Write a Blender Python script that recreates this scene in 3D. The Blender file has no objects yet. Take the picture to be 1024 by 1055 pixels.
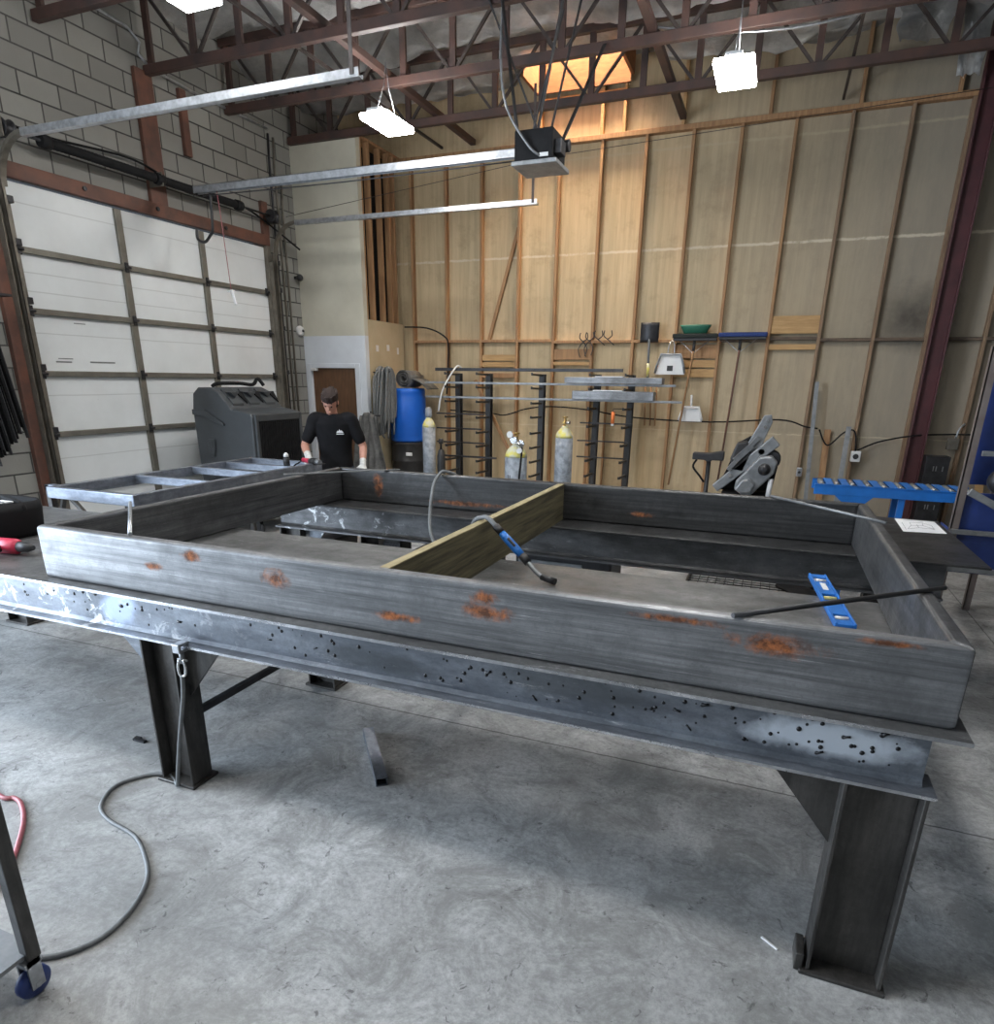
import bpy, bmesh, math, random
from mathutils import Vector, Matrix, noise
random.seed(7)
sc = bpy.context.scene
COL = sc.collection
PI = math.pi
ORG = {}          # origin of each top-level object

# ---------------------------------------------------------------- materials
def _new(name):
    m = bpy.data.materials.new(name); m.use_nodes = True
    nt = m.node_tree; nt.nodes.clear()
    o = nt.nodes.new('ShaderNodeOutputMaterial'); b = nt.nodes.new('ShaderNodeBsdfPrincipled')
    nt.links.new(b.outputs[0], o.inputs[0])
    return m, nt, b
def _sock(nt, v, s):
    if hasattr(v, 'is_output'): nt.links.new(v, s)
    else: s.default_value = v
def mathn(nt, op, a, b=0.0, c=None, clamp=False):
    n = nt.nodes.new('ShaderNodeMath'); n.operation = op; n.use_clamp = clamp
    _sock(nt, a, n.inputs[0]); _sock(nt, b, n.inputs[1])
    if c is not None: _sock(nt, c, n.inputs[2])
    return n.outputs[0]
def mixc(nt, f, a, b):
    n = nt.nodes.new('ShaderNodeMix'); n.data_type = 'RGBA'
    _sock(nt, f, n.inputs['Factor'])
    for v, s in ((a, n.inputs[6]), (b, n.inputs[7])):
        if isinstance(v, tuple): s.default_value = (*v, 1)
        else: nt.links.new(v, s)
    return n.outputs[2]
def ramp(nt, f, lo, hi):
    n = nt.nodes.new('ShaderNodeMapRange'); n.clamp = True
    _sock(nt, f, n.inputs[0]); n.inputs[1].default_value = lo; n.inputs[2].default_value = hi
    return n.outputs[0]
def coords(nt, scale=(1, 1, 1), loc=(0, 0, 0)):
    t = nt.nodes.new('ShaderNodeTexCoord'); p = nt.nodes.new('ShaderNodeMapping')
    p.inputs['Scale'].default_value = scale; p.inputs['Location'].default_value = loc
    nt.links.new(t.outputs['Object'], p.inputs[0]); return p.outputs[0]
def noisen(nt, vec, scale, detail=5, rough=.6, dist=0.0):
    n = nt.nodes.new('ShaderNodeTexNoise'); nt.links.new(vec, n.inputs['Vector'])
    n.inputs['Scale'].default_value = scale; n.inputs['Detail'].default_value = detail
    n.inputs['Roughness'].default_value = rough; n.inputs['Distortion'].default_value = dist
    return n.outputs[0]
def bumpn(nt, b, h, strength, dist=.01):
    n = nt.nodes.new('ShaderNodeBump'); n.inputs['Strength'].default_value = strength
    n.inputs['Distance'].default_value = dist; nt.links.new(h, n.inputs['Height'])
    nt.links.new(n.outputs[0], b.inputs['Normal'])
def sepxyz(nt, vec):
    n = nt.nodes.new('ShaderNodeSeparateXYZ'); nt.links.new(vec, n.inputs[0]); return n.outputs
def simple(name, col, rough=.6, metal=0.0, col2=None, scale=6.0, stretch=(1, 1, 1), lo=.35, hi=.7, bump=0.0, bscale=40, spec=None):
    m, nt, b = _new(name)
    b.inputs['Roughness'].default_value = rough; b.inputs['Metallic'].default_value = metal
    if spec is not None: b.inputs['Specular IOR Level'].default_value = spec
    c2 = col2 or tuple(min(1, x*.72) for x in col)
    v = coords(nt, stretch)
    f = ramp(nt, noisen(nt, v, scale), lo, hi)
    nt.links.new(mixc(nt, f, col, c2), b.inputs['Base Color'])
    if bump: bumpn(nt, b, noisen(nt, v, bscale, 3), bump)
    return m
def emit(name, col, strength):
    m, nt, b = _new(name)
    b.inputs['Base Color'].default_value = (*col, 1)
    b.inputs['Emission Color'].default_value = (*col, 1); b.inputs['Emission Strength'].default_value = strength
    return m
def steel(name, col, col2, rough=.42, metal=.75, streak=(1.2, 14, 22), rust=(), rustcol=(.36, .13, .04), patches=(), white=0.0, chips=None):
    """mill scale steel: streaks along the bar, scratches, optional rust ellipses (x, y, z, rx, ry, rz)"""
    m, nt, b = _new(name)
    v = coords(nt, streak); v0 = coords(nt)
    f = ramp(nt, noisen(nt, v, 1.6, 9, .72), .36, .64)
    f2 = ramp(nt, noisen(nt, v0, 3.2, 8, .75), .44, .64)
    c = mixc(nt, f, tuple(min(1, x*1.18) for x in col), col2)
    c = mixc(nt, mathn(nt, 'MULTIPLY', f2, .7), c, tuple(x*.42 for x in col))
    c = mixc(nt, mathn(nt, 'MULTIPLY', ramp(nt, noisen(nt, v0, 55, 5, .8), .52, .66), .35), c, tuple(x*.4 for x in col))
    if white:
        st2 = tuple(x if x < 3 else x*1.6 for x in streak)
        w = ramp(nt, noisen(nt, coords(nt, st2), 3.2, 10, .82), .58, .68)
        w2 = ramp(nt, noisen(nt, v0, 2.3, 5, .6), .42, .6)
        c = mixc(nt, mathn(nt, 'MULTIPLY', mathn(nt, 'MULTIPLY', w, w2), white), c, (.72, .72, .73))
    if chips:      # flaked scale showing bare bright metal, up to local x = chips
        cx, cy, cz = sepxyz(nt, v0)
        w = mathn(nt, 'MULTIPLY', ramp(nt, noisen(nt, v0, 9, 8, .7, .6), .56, .62), ramp(nt, cx, chips + .9, chips - .5))
        c = mixc(nt, mathn(nt, 'MULTIPLY', w, .8), c, (.78, .79, .8))
    for (x, y, z, a, bb, cc, pc, ps) in patches:     # oily patches, and light glints painted on the beam
        s = nt.nodes.new('ShaderNodeVectorMath'); s.operation = 'SUBTRACT'; nt.links.new(v0, s.inputs[0]); s.inputs[1].default_value = (x, y, z)
        d = nt.nodes.new('ShaderNodeVectorMath'); d.operation = 'DIVIDE'; nt.links.new(s.outputs[0], d.inputs[0]); d.inputs[1].default_value = (a, bb, cc)
        l = nt.nodes.new('ShaderNodeVectorMath'); l.operation = 'LENGTH'; nt.links.new(d.outputs[0], l.inputs[0])
        k = mathn(nt, 'ADD', mathn(nt, 'SUBTRACT', 1.0, l.outputs['Value']), mathn(nt, 'MULTIPLY', mathn(nt, 'SUBTRACT', noisen(nt, v0, 9, 5), .5), 1.1))
        c = mixc(nt, mathn(nt, 'MULTIPLY', ramp(nt, k, 0, .45), ps), c, pc)
    rr = mathn(nt, 'MULTIPLY_ADD', f2, .22, rough - .08)
    mt = metal
    if rust:
        nz = noisen(nt, v0, 13, 9, .75, .5); tot = None
        for (x, y, z, a, bb, cc) in rust:
            s = nt.nodes.new('ShaderNodeVectorMath'); s.operation = 'SUBTRACT'; nt.links.new(v0, s.inputs[0]); s.inputs[1].default_value = (x, y, z)
            d = nt.nodes.new('ShaderNodeVectorMath'); d.operation = 'DIVIDE'; nt.links.new(s.outputs[0], d.inputs[0]); d.inputs[1].default_value = (a, bb, cc)
            l = nt.nodes.new('ShaderNodeVectorMath'); l.operation = 'LENGTH'; nt.links.new(d.outputs[0], l.inputs[0])
            k = mathn(nt, 'SUBTRACT', 1.0, l.outputs['Value'], clamp=True)
            k = ramp(nt, mathn(nt, 'ADD', mathn(nt, 'MULTIPLY', k, .6), mathn(nt, 'MULTIPLY', nz, mathn(nt, 'GREATER_THAN', k, .001))), .66, .95)
            tot = k if tot is None else mathn(nt, 'MAXIMUM', tot, k)
        rc = mixc(nt, ramp(nt, noisen(nt, v0, 22, 6, .7), .38, .56), rustcol, tuple(x*.22 for x in rustcol))
        c = mixc(nt, tot, c, rc); rr = mathn(nt, 'MULTIPLY_ADD', tot, .35, rr)
        mt = mathn(nt, 'MULTIPLY_ADD', tot, -metal, metal)
    nt.links.new(c, b.inputs['Base Color']); _sock(nt, rr, b.inputs['Roughness']); _sock(nt, mt, b.inputs['Metallic'])
    bumpn(nt, b, noisen(nt, v, 6, 5), .12, .004)
    return m

# ---------------------------------------------------------------- mesh building
class MB:
    """collects shapes in world coordinates into one mesh"""
    def __init__(s): s.bm = bmesh.new(); s.mi = 0
    def _f(s, vs, smooth=False):
        try:
            f = s.bm.faces.new(vs); f.material_index = s.mi; f.smooth = smooth; return f
        except ValueError: return None
    def verts8(s, p):
        v = [s.bm.verts.new(q) for q in p]
        for q in ((0, 3, 2, 1), (4, 5, 6, 7), (0, 1, 5, 4), (1, 2, 6, 5), (2, 3, 7, 6), (3, 0, 4, 7)): s._f([v[i] for i in q])
        return s
    def box(s, x0, x1, y0, y1, z0, z1, M=None):
        p = [Vector(q) for q in ((x0, y0, z0), (x1, y0, z0), (x1, y1, z0), (x0, y1, z0), (x0, y0, z1), (x1, y0, z1), (x1, y1, z1), (x0, y1, z1))]
        if M is not None: p = [M @ q for q in p]
        return s.verts8(p)
    def bar(s, a, b, w, h, up=(0, 0, 1), roll=0.0):
        a, b = Vector(a), Vector(b); d = (b - a).normalized(); u = Vector(up)
        if abs(d.dot(u)) > .98: u = Vector((0, 1, 0))
        sx = d.cross(u).normalized(); uz = sx.cross(d).normalized()
        if roll: R = Matrix.Rotation(roll, 3, d); sx = R @ sx; uz = R @ uz
        sx = sx*w/2; uz = uz*h/2
        return s.verts8([a - sx - uz, a + sx - uz, b + sx - uz, b - sx - uz, a - sx + uz, a + sx + uz, b + sx + uz, b - sx + uz])
    def prism(s, pts, axis, t0, t1):
        """closed 2D outline extruded along an axis; pts are the two other coordinates in order"""
        def mk(p, t): return {'x': (t, p[0], p[1]), 'y': (p[0], t, p[1]), 'z': (p[0], p[1], t)}[axis]
        A = [s.bm.verts.new(mk(p, t0)) for p in pts]; B = [s.bm.verts.new(mk(p, t1)) for p in pts]
        n = len(pts); s._f(A[::-1]); s._f(B)
        for i in range(n): s._f([A[i], A[(i+1) % n], B[(i+1) % n], B[i]])
        return s
    def ring_loft(s, rings, smooth=True, cap=True):
        R = [[s.bm.verts.new(p) for p in r] for r in rings]; n = len(R[0])
        for a, b in zip(R[:-1], R[1:]):
            for i in range(n): s._f([a[i], a[(i+1) % n], b[(i+1) % n], b[i]], smooth)
        if cap: s._f(R[0][::-1]); s._f(R[-1])
        return s
    def tube(s, pts, r, n=8, smooth=True, sub=0):
        pts = [Vector(p) for p in pts]
        if sub: pts = spline(pts, sub)
        rr = r if isinstance(r, (list, tuple)) else [r]*len(pts)
        if len(rr) != len(pts): rr = [rr[min(len(rr)-1, int(i*len(rr)/len(pts)))] for i in range(len(pts))]
        rings = []; u = None
        for i, p in enumerate(pts):
            d = (pts[min(i+1, len(pts)-1)] - pts[max(i-1, 0)]).normalized()
            if u is None:
                u = d.cross(Vector((0, 0, 1)))
                if u.length < .1: u = d.cross(Vector((0, 1, 0)))
            u = (u - d*u.dot(d)).normalized(); w = d.cross(u)
            rings.append([p + rr[i]*(math.cos(2*PI*k/n)*u + math.sin(2*PI*k/n)*w) for k in range(n)])
        return s.ring_loft(rings, smooth)
    def lathe(s, prof, c, n=24, axis='z', M=None, smooth=True):
        rings = []
        for (r, h) in prof:
            ring = []
            for k in range(n):
                a = 2*PI*k/n; x, y = r*math.cos(a), r*math.sin(a)
                p = {'z': (x, y, h), 'y': (x, h, -y), 'x': (h, x, y)}[axis]
                p = Vector(p)
                if M is not None: p = M @ p
                ring.append(p + Vector(c))
            rings.append(ring)
        return s.ring_loft(rings, smooth)
    def ball(s, c, r, n=12, sc=(1, 1, 1), M=None):
        prof = [(max(.02, math.sin(PI*i/8))*r, -math.cos(PI*i/8)*r) for i in range(9)]
        m = Matrix.Diagonal(sc) if M is None else M @ Matrix.Diagonal(sc)
        return s.lathe(prof, c, n, 'z', m)
    def sheet(s, fn, nu, nv, t, smooth=True):
        """a sheet with thickness: fn(u, v) -> (point, normal)"""
        T, B = [], []
        for i in range(nu+1):
            a, b = [], []
            for j in range(nv+1):
                p, n = fn(i/nu, j/nv); p = Vector(p); n = Vector(n)
                a.append(s.bm.verts.new(p + n*t/2)); b.append(s.bm.verts.new(p - n*t/2))
            T.append(a); B.append(b)
        for i in range(nu):
            for j in range(nv):
                s._f([T[i][j], T[i+1][j], T[i+1][j+1], T[i][j+1]], smooth); s._f([B[i][j], B[i][j+1], B[i+1][j+1], B[i+1][j]], smooth)
        for i in range(nu):
            s._f([T[i][0], B[i][0], B[i+1][0], T[i+1][0]]); s._f([T[i][nv], T[i+1][nv], B[i+1][nv], B[i][nv]])
        for j in range(nv):
            s._f([T[0][j], T[0][j+1], B[0][j+1], B[0][j]]); s._f([T[nu][j], B[nu][j], B[nu][j+1], T[nu][j+1]])
        return s
def spline(p, sub):
    out = []
    for i in range(len(p)-1):
        a, b, c, d = p[max(i-1, 0)], p[i], p[i+1], p[min(i+2, len(p)-1)]
        for k in range(sub):
            t = k/sub
            out.append(.5*((2*b) + (c-a)*t + (2*a-5*b+4*c-d)*t*t + (-a+3*b-3*c+d)*t**3))
    return out + [p[-1]]

def obj(name, mb, mats, parent=None, bevel=0.0, seg=2, org=None):
    """one mesh object; parent's origin is subtracted so that children sit at their thing's base"""
    o_ = Vector(ORG[parent.name]) if parent is not None else Vector(org or (0, 0, 0))
    bm = mb.bm; bmesh.ops.translate(bm, vec=-o_, verts=bm.verts)
    bmesh.ops.recalc_face_normals(bm, faces=bm.faces)
    me = bpy.data.meshes.new(name); bm.to_mesh(me); bm.free()
    for m in (mats if isinstance(mats, (list, tuple)) else [mats]): me.materials.append(m)
    o = bpy.data.objects.new(name, me); COL.objects.link(o)
    ORG[o.name] = tuple(o_)
    if parent is not None: o.parent = parent
    else: o.location = o_
    if bevel:
        b = o.modifiers.new('bevel', 'BEVEL'); b.width = bevel; b.segments = seg; b.limit_method = 'ANGLE'; b.angle_limit = math.radians(40)
    return o
def tag(o, label, cat, group=None, kind=None):
    o['label'] = label; o['category'] = cat
    if group: o['group'] = group
    if kind: o['kind'] = kind
    return o
def thing(name, loc, label, cat, group=None):
    o = bpy.data.objects.new(name, None); o.empty_display_size = .1; COL.objects.link(o)
    o.location = loc; ORG[o.name] = tuple(loc)
    return tag(o, label, cat, group)
def struct(name, loc=(0, 0, 0)):
    o = bpy.data.objects.new(name, None); o.empty_display_size = .1; COL.objects.link(o); o.location = loc; ORG[o.name] = tuple(loc); o['kind'] = 'structure'
    return o
def smesh(name, mb, mats, **k):
    o = obj(name, mb, mats, **k); o['kind'] = 'structure'; return o
def kids(o): return [c for c in bpy.data.objects if c.parent == o]
def dup(root, loc, label=None, rotz=None):
    r = root.copy(); COL.objects.link(r); r.location = loc
    if rotz is not None: r.rotation_euler = (0, 0, rotz)
    if label: r['label'] = label
    for ch in kids(root):
        c = ch.copy(); COL.objects.link(c); c.parent = r
        for g in kids(ch):
            d = g.copy(); COL.objects.link(d); d.parent = c
    return r
# ---------------------------------------------------------------- palette
M_rust = simple('rust primer paint', (.15, .062, .04), .6, 0, (.07, .038, .03), 5, (1, 1, 1))
M_truss = simple('red brown joist paint', (.07, .034, .026), .6, 0, (.032, .022, .02), 4)
M_web = simple('dull web tube', (.07, .055, .05), .5, .35, (.035, .028, .026), 8)
M_galv = simple('galvanised steel', (.55, .57, .6), .34, .85, (.34, .35, .37), 20)
M_blk = simple('black paint', (.018, .018, .02), .5, 0, (.03, .03, .032), 12)
M_blkm = simple('black steel', (.05, .05, .055), .45, .6, (.028, .028, .03), 10)
M_rub = simple('black rubber', (.012, .012, .013), .8, spec=.2)
M_flat = simple('flat black', (.008, .008, .009), .75, 0, (.014, .014, .015), 9, spec=.2)
M_grey = simple('grey metal', (.28, .29, .3), .45, .5, (.18, .19, .2), 12)
M_white = simple('white paint', (.72, .72, .72), .5, 0, (.62, .62, .62), 4)
M_chrome = simple('bright metal', (.7, .7, .7), .25, .95)
M_stud = simple('stud lumber', (.42, .245, .12), .8, 0, (.24, .13, .065), 3, (9, 9, .8), .3, .7)
M_studg = simple('greyer stud lumber', (.3, .2, .12), .8, 0, (.17, .11, .07), 3, (9, 9, .8), .3, .7)  # greyer, darker copy for the studs at the right end
M_studd = simple('darker blocking lumber', (.16, .11, .075), .85, 0, (.06, .045, .035), 3, (2, 9, 9), .35, .65)  # darker copy for the blocking further right
M_board = simple('pale board', (.52, .33, .15), .8, 0, (.36, .21, .09), 3, (1.5, 9, 14), .3, .7)
M_ply = simple('bright plywood', (.27, .115, .045), .8, 0, (.18, .075, .03), 4, (2, 2, 9))
M_drum = simple('blue plastic drum', (.012, .13, .62), .38, 0, (.01, .11, .52), 3)
M_blue = simple('blue enamel', (.02, .17, .56), .4, 0, (.015, .12, .4), 6)
M_navy = simple('navy panel paint', (.02, .045, .2), .4, 0, (.014, .03, .13), 5)
M_skin = simple('skin', (.5, .26, .19), .55, 0, (.44, .2, .14), 20)
M_hair = simple('dark brown hair', (.035, .017, .012), .8, 0, (.012, .006, .005), 60, (3, 3, .6), .35, .65, .5, 90)
M_shirt = simple('black cotton', (.008, .008, .009), .9, 0, (.013, .013, .015), 8, spec=.15)
M_jean = simple('dark denim', (.03, .04, .07), .85)
M_glove = simple('white work glove', (.62, .62, .6), .85, 0, (.45, .45, .43), 40)
M_cyl = simple('grey cylinder paint', (.27, .3, .34), .5, .0, (.15, .17, .2), 14, (1, 1, 1), .4, .62)
M_yel = simple('yellow cylinder shoulder', (.62, .56, .12), .5, 0, (.55, .54, .42), 14, (1, 1, 1), .42, .58)
M_brass = simple('brass', (.55, .38, .14), .35, .9)
M_paper = simple('white paper', (.85, .86, .88), .7, 0, (.78, .79, .82), 3)
M_ink = simple('pencil line', (.28, .29, .33), .8)
M_red = simple('red tool plastic', (.5, .03, .07), .4, 0, (.42, .025, .06), 20)
M_orange = simple('orange plastic', (.75, .2, .05), .5)
M_redhose = simple('pink red hose', (.42, .13, .15), .5, 0, (.3, .09, .1), 30)
M_greyhose = simple('grey hose', (.16, .17, .175), .55, 0, (.11, .115, .12), 30)
M_green = simple('green plastic', (.03, .16, .1), .5)
M_bluebr = simple('blue bristle', (.02, .05, .2), .8, 0, (.01, .02, .09), 60, bump=.5, bscale=200)
M_blackbr = simple('black bristle', (.015, .02, .018), .85, bump=.5, bscale=200)
M_handle = simple('wooden handle', (.36, .2, .09), .6, 0, (.25, .13, .06), 3, (9, 9, 1))
M_tarp = simple('grey hide', (.15, .15, .145), .7, 0, (.05, .05, .05), 9, bump=.4, bscale=14)
M_cooler = simple('charcoal cooler plastic', (.05, .056, .062), .5, 0, (.038, .042, .047), 4)
M_door = None
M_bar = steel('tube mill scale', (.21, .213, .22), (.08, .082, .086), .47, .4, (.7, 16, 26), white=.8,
    rust=[(x+1.27, y-3.23, z-.92, a, b, c) for x, y, z, a, b, c in ((-2.19, 2.0, 1.125, .1, .09, .04), (-1.76, 2.0, 1.08, .1, .09, .07), (-2.42, 2.0, 1.055, .09, .09, .03), (-.85, 2.0, 1.12, .09, .09, .045), (-.85, 2.0, 1.07, .16, .09, .05),
          (.1, 2.0, 1.1, .2, .09, .055), (-.2, 2.0, 1.14, .22, .09, .022), (.4, 2.0, 1.155, .14, .09, .016), (-1.2, 2.0, 1.0, .16, .09, .03))], rustcol=(.36, .115, .035))
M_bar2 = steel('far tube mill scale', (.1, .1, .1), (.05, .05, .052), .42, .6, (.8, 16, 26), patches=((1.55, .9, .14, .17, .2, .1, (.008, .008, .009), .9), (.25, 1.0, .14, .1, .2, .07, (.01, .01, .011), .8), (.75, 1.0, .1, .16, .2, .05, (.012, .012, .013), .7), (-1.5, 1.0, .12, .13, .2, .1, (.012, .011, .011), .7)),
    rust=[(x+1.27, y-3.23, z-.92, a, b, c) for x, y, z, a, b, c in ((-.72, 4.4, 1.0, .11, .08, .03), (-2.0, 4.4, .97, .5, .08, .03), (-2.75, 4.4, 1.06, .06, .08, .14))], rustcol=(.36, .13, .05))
M_beam = steel('bluish beam with glints', (.2, .22, .25), (.09, .1, .122), .42, .5, (1.5, 5, 5), white=.9, chips=-.3, patches=((2.68, -.61, .83, .26, .3, .07, (.62, .68, .76), .85), (-.25, -.61, .83, .14, .3, .1, (.42, .5, .66), .7), (1.1, -.61, .81, .3, .3, .06, (.05, .055, .06), .6), (1.9, -.61, .85, .35, .3, .06, (.06, .065, .07), .6)), rust=((2.57, -.66, .92, .06, .06, .05),), rustcol=(.5, .2, .07))  # the two bright patches are light reflections painted into the colour
M_burn = simple('burnt spatter', (.012, .012, .014), .35, .3)
M_leg = steel('leg mill scale', (.088, .083, .078), (.04, .038, .036), .46, .5, (9, 9, 1.2))
M_top = steel('worn table plate', (.2, .203, .203), (.095, .097, .1), .45, .55, (1.2, 3, 3), white=.7)
M_fartop = steel('dark table plate', (.055, .056, .057), (.03, .03, .031), .45, .4, (3, 3, 3))
M_trestle = steel('bluish tube', (.33, .36, .42), (.2, .22, .26), .4, .8, (2, 2, 9))
M_wood = simple('weathered green plank', (.2, .17, .09), .75, 0, (.07, .06, .034), 3.4, (7, .6, 12), .38, .62, .2, 20)
M_woodtop = simple('bare plank edge', (.36, .3, .17), .75, 0, (.22, .18, .095), 5, (7, 1.6, 9))
M_edge = steel('sheared edge with highlight', (.62, .63, .66), (.3, .31, .33), .3, .9, (3, 3, 3))  # sheared edge; its brightness paints in the light reflected along it

def floor_mat():
    m, nt, b = _new('stained concrete')
    v = coords(nt)
    big = ramp(nt, noisen(nt, v, .75, 6, .65, .6), .38, .66)
    mid = ramp(nt, noisen(nt, v, 3.3, 10, .78, .7), .42, .6)
    fine = ramp(nt, noisen(nt, v, 40, 6, .8), .42, .6)
    c = mixc(nt, mid, (.56, .57, .575), (.27, .275, .275))
    c = mixc(nt, mathn(nt, 'MULTIPLY', big, .7), c, (.235, .23, .22))
    c = mixc(nt, mathn(nt, 'MULTIPLY', fine, .5), c, (.19, .19, .185))
    sp = ramp(nt, noisen(nt, v, 15, 5, .7, 1.2), .61, .68)
    c = mixc(nt, mathn(nt, 'MULTIPLY', sp, .8), c, (.1, .1, .1))
    sm = ramp(nt, noisen(nt, coords(nt, (1, 2.6, 1)), 1.9, 9, .85, 1.6), .55, .64)
    c = mixc(nt, mathn(nt, 'MULTIPLY', sm, .55), c, (.13, .125, .12))
    x, y, z = sepxyz(nt, v)
    wob = mathn(nt, 'MULTIPLY', mathn(nt, 'SUBTRACT', noisen(nt, v, 14, 4), .5), .014)
    for ax, at in ((y, 2.985), (x, 1.78), (y, 7.2)):
        d = mathn(nt, 'ABSOLUTE', mathn(nt, 'ADD', mathn(nt, 'SUBTRACT', ax, at), wob))
        l = mathn(nt, 'SUBTRACT', 1.0, ramp(nt, d, .002, .008))
        c = mixc(nt, mathn(nt, 'MULTIPLY', l, .85), c, (.05, .05, .05))
    nt.links.new(c, b.inputs['Base Color'])
    nt.links.new(mathn(nt, 'MULTIPLY_ADD', mid, .25, .42), b.inputs['Roughness'])
    bumpn(nt, b, noisen(nt, v, 26, 8, .7), .25, .006)
    return m
M_floor = floor_mat()
def cmu_mat():
    m, nt, b = _new('painted concrete block')
    v = coords(nt); x, y, z = sepxyz(nt, v)
    cb = nt.nodes.new('ShaderNodeCombineXYZ'); nt.links.new(mathn(nt, 'ADD', y, -.09), cb.inputs[0]); nt.links.new(mathn(nt, 'ADD', z, .11), cb.inputs[1])
    br = nt.nodes.new('ShaderNodeTexBrick'); nt.links.new(cb.outputs[0], br.inputs['Vector'])
    br.inputs['Scale'].default_value = 1; br.inputs['Brick Width'].default_value = .4; br.inputs['Row Height'].default_value = .2
    br.inputs['Mortar Size'].default_value = .009; br.inputs['Mortar Smooth'].default_value = .3
    br.inputs['Color1'].default_value = (.29, .285, .262, 1); br.inputs['Color2'].default_value = (.22, .215, .2, 1); br.inputs['Mortar'].default_value = (.035, .035, .033, 1)
    d = ramp(nt, noisen(nt, v, 1.3, 7, .7), .4, .75)
    c = mixc(nt, mathn(nt, 'MULTIPLY', d, .5), br.outputs['Color'], (.2, .19, .17))
    nt.links.new(c, b.inputs['Base Color']); b.inputs['Roughness'].default_value = .8
    h = mathn(nt, 'ADD', mathn(nt, 'MULTIPLY', br.outputs['Fac'], -1.0), mathn(nt, 'MULTIPLY', noisen(nt, v, 70, 4), .3))
    bumpn(nt, b, h, .7, .012)
    return m
M_cmu = cmu_mat()
def sheath_mat():
    m, nt, b = _new('tan wall sheathing')
    v = coords(nt); x, y, z = sepxyz(nt, v)
    s = ramp(nt, noisen(nt, coords(nt, (7, 1, .35)), 2.0, 7, .7), .35, .7)
    c = mixc(nt, s, (.57, .445, .275), (.41, .315, .19))
    d = ramp(nt, noisen(nt, coords(nt, (2.2, 1, .5)), 1.1, 9, .78), .46, .66)
    c = mixc(nt, mathn(nt, 'MULTIPLY', ramp(nt, noisen(nt, v, 2.4, 8, .75), .52, .7), .45), c, (.25, .18, .1))
    # heavier grime plus painted-in dimming towards the right end of the wall
    g = mathn(nt, 'MULTIPLY', d, ramp(nt, x, -1.5, 2.0))
    c = mixc(nt, mathn(nt, 'MULTIPLY', g, .8), c, (.11, .095, .072))
    c = mixc(nt, mathn(nt, 'MULTIPLY', ramp(nt, x, -1.8, 1.6), .85), c, (.27, .24, .195))
    # black scorch above the blocking near the column
    sx = mathn(nt, 'DIVIDE', mathn(nt, 'SUBTRACT', x, 1.5), .5); sz = mathn(nt, 'DIVIDE', mathn(nt, 'SUBTRACT', z, 2.62), .42)
    l = mathn(nt, 'SQRT', mathn(nt, 'ADD', mathn(nt, 'MULTIPLY', sx, sx), mathn(nt, 'MULTIPLY', sz, sz)))
    so = ramp(nt, mathn(nt, 'ADD', mathn(nt, 'SUBTRACT', 1.15, l), mathn(nt, 'MULTIPLY', mathn(nt, 'SUBTRACT', noisen(nt, v, 3, 6, .7), .5), 1.2)), 0, 1)
    c = mixc(nt, mathn(nt, 'MULTIPLY', so, .8), c, (.04, .034, .028))
    nz = mathn(nt, 'MULTIPLY', mathn(nt, 'SUBTRACT', noisen(nt, v, 7, 5), .5), .05)
    for at, w, col, k in ((3.56, .022, (.66, .58, .44), .8), (1.16, .012, (.6, .5, .34), .5), (4.75, .02, (.5, .42, .28), .5)):
        dd = mathn(nt, 'ABSOLUTE', mathn(nt, 'ADD', mathn(nt, 'SUBTRACT', z, at), nz))
        ll = mathn(nt, 'MULTIPLY', mathn(nt, 'SUBTRACT', 1.0, ramp(nt, dd, w*.4, w)), ramp(nt, noisen(nt, v, 4, 5, .8), .35, .5))
        c = mixc(nt, mathn(nt, 'MULTIPLY', ll, k), c, col)
    nt.links.new(c, b.inputs['Base Color']); b.inputs['Roughness'].default_value = .85
    return m
M_sheath = sheath_mat()
def foil_mat():
    m, nt, b = _new('foil faced insulation')
    v = coords(nt)
    c = mixc(nt, ramp(nt, noisen(nt, v, 1.7, 6, .7), .35, .7), (.82, .81, .79), (.4, .395, .385))
    nt.links.new(c, b.inputs['Base Color']); b.inputs['Metallic'].default_value = .6; b.inputs['Roughness'].default_value = .3
    bumpn(nt, b, noisen(nt, coords(nt, (1, 2.4, 1)), 4, 9, .75, 1.8), 1.0, .16)
    return m
M_foil = foil_mat()
def doorpanel_mat():
    m, nt, b = _new('white door panel')
    v = coords(nt); x, y, z = sepxyz(nt, v)
    c = mixc(nt, ramp(nt, noisen(nt, v, 1.4, 6), .4, .7), (.7, .73, .74), (.62, .645, .65))
    sp = ramp(nt, noisen(nt, v, 15, 5, .7), .69, .73)
    c = mixc(nt, mathn(nt, 'MULTIPLY', mathn(nt, 'MULTIPLY', sp, ramp(nt, z, 2.2, .8)), .7), c, (.2, .21, .23))
    nz = mathn(nt, 'MULTIPLY', mathn(nt, 'SUBTRACT', noisen(nt, v, 1.2, 3), .5), .02)
    for at in (3.37, 2.77, 2.6, 2.22, 1.63, 1.0):
        dd = mathn(nt, 'ABSOLUTE', mathn(nt, 'ADD', mathn(nt, 'SUBTRACT', z, at), nz))
        c = mixc(nt, mathn(nt, 'MULTIPLY', mathn(nt, 'SUBTRACT', 1.0, ramp(nt, dd, .002, .008)), .5), c, (.36, .37, .37))
    nt.links.new(c, b.inputs['Base Color']); b.inputs['Roughness'].default_value = .55
    return m
M_doorp = doorpanel_mat()
M_drywall = simple('beige drywall', (.56, .54, .45), .85, 0, (.48, .46, .38), 2.2)
M_drywhite = simple('pale blue white paint', (.64, .68, .73), .75, 0, (.57, .6, .65), 3)
M_tan = simple('bare tan drywall', (.5, .42, .28), .85, 0, (.44, .36, .23), 3)
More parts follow.
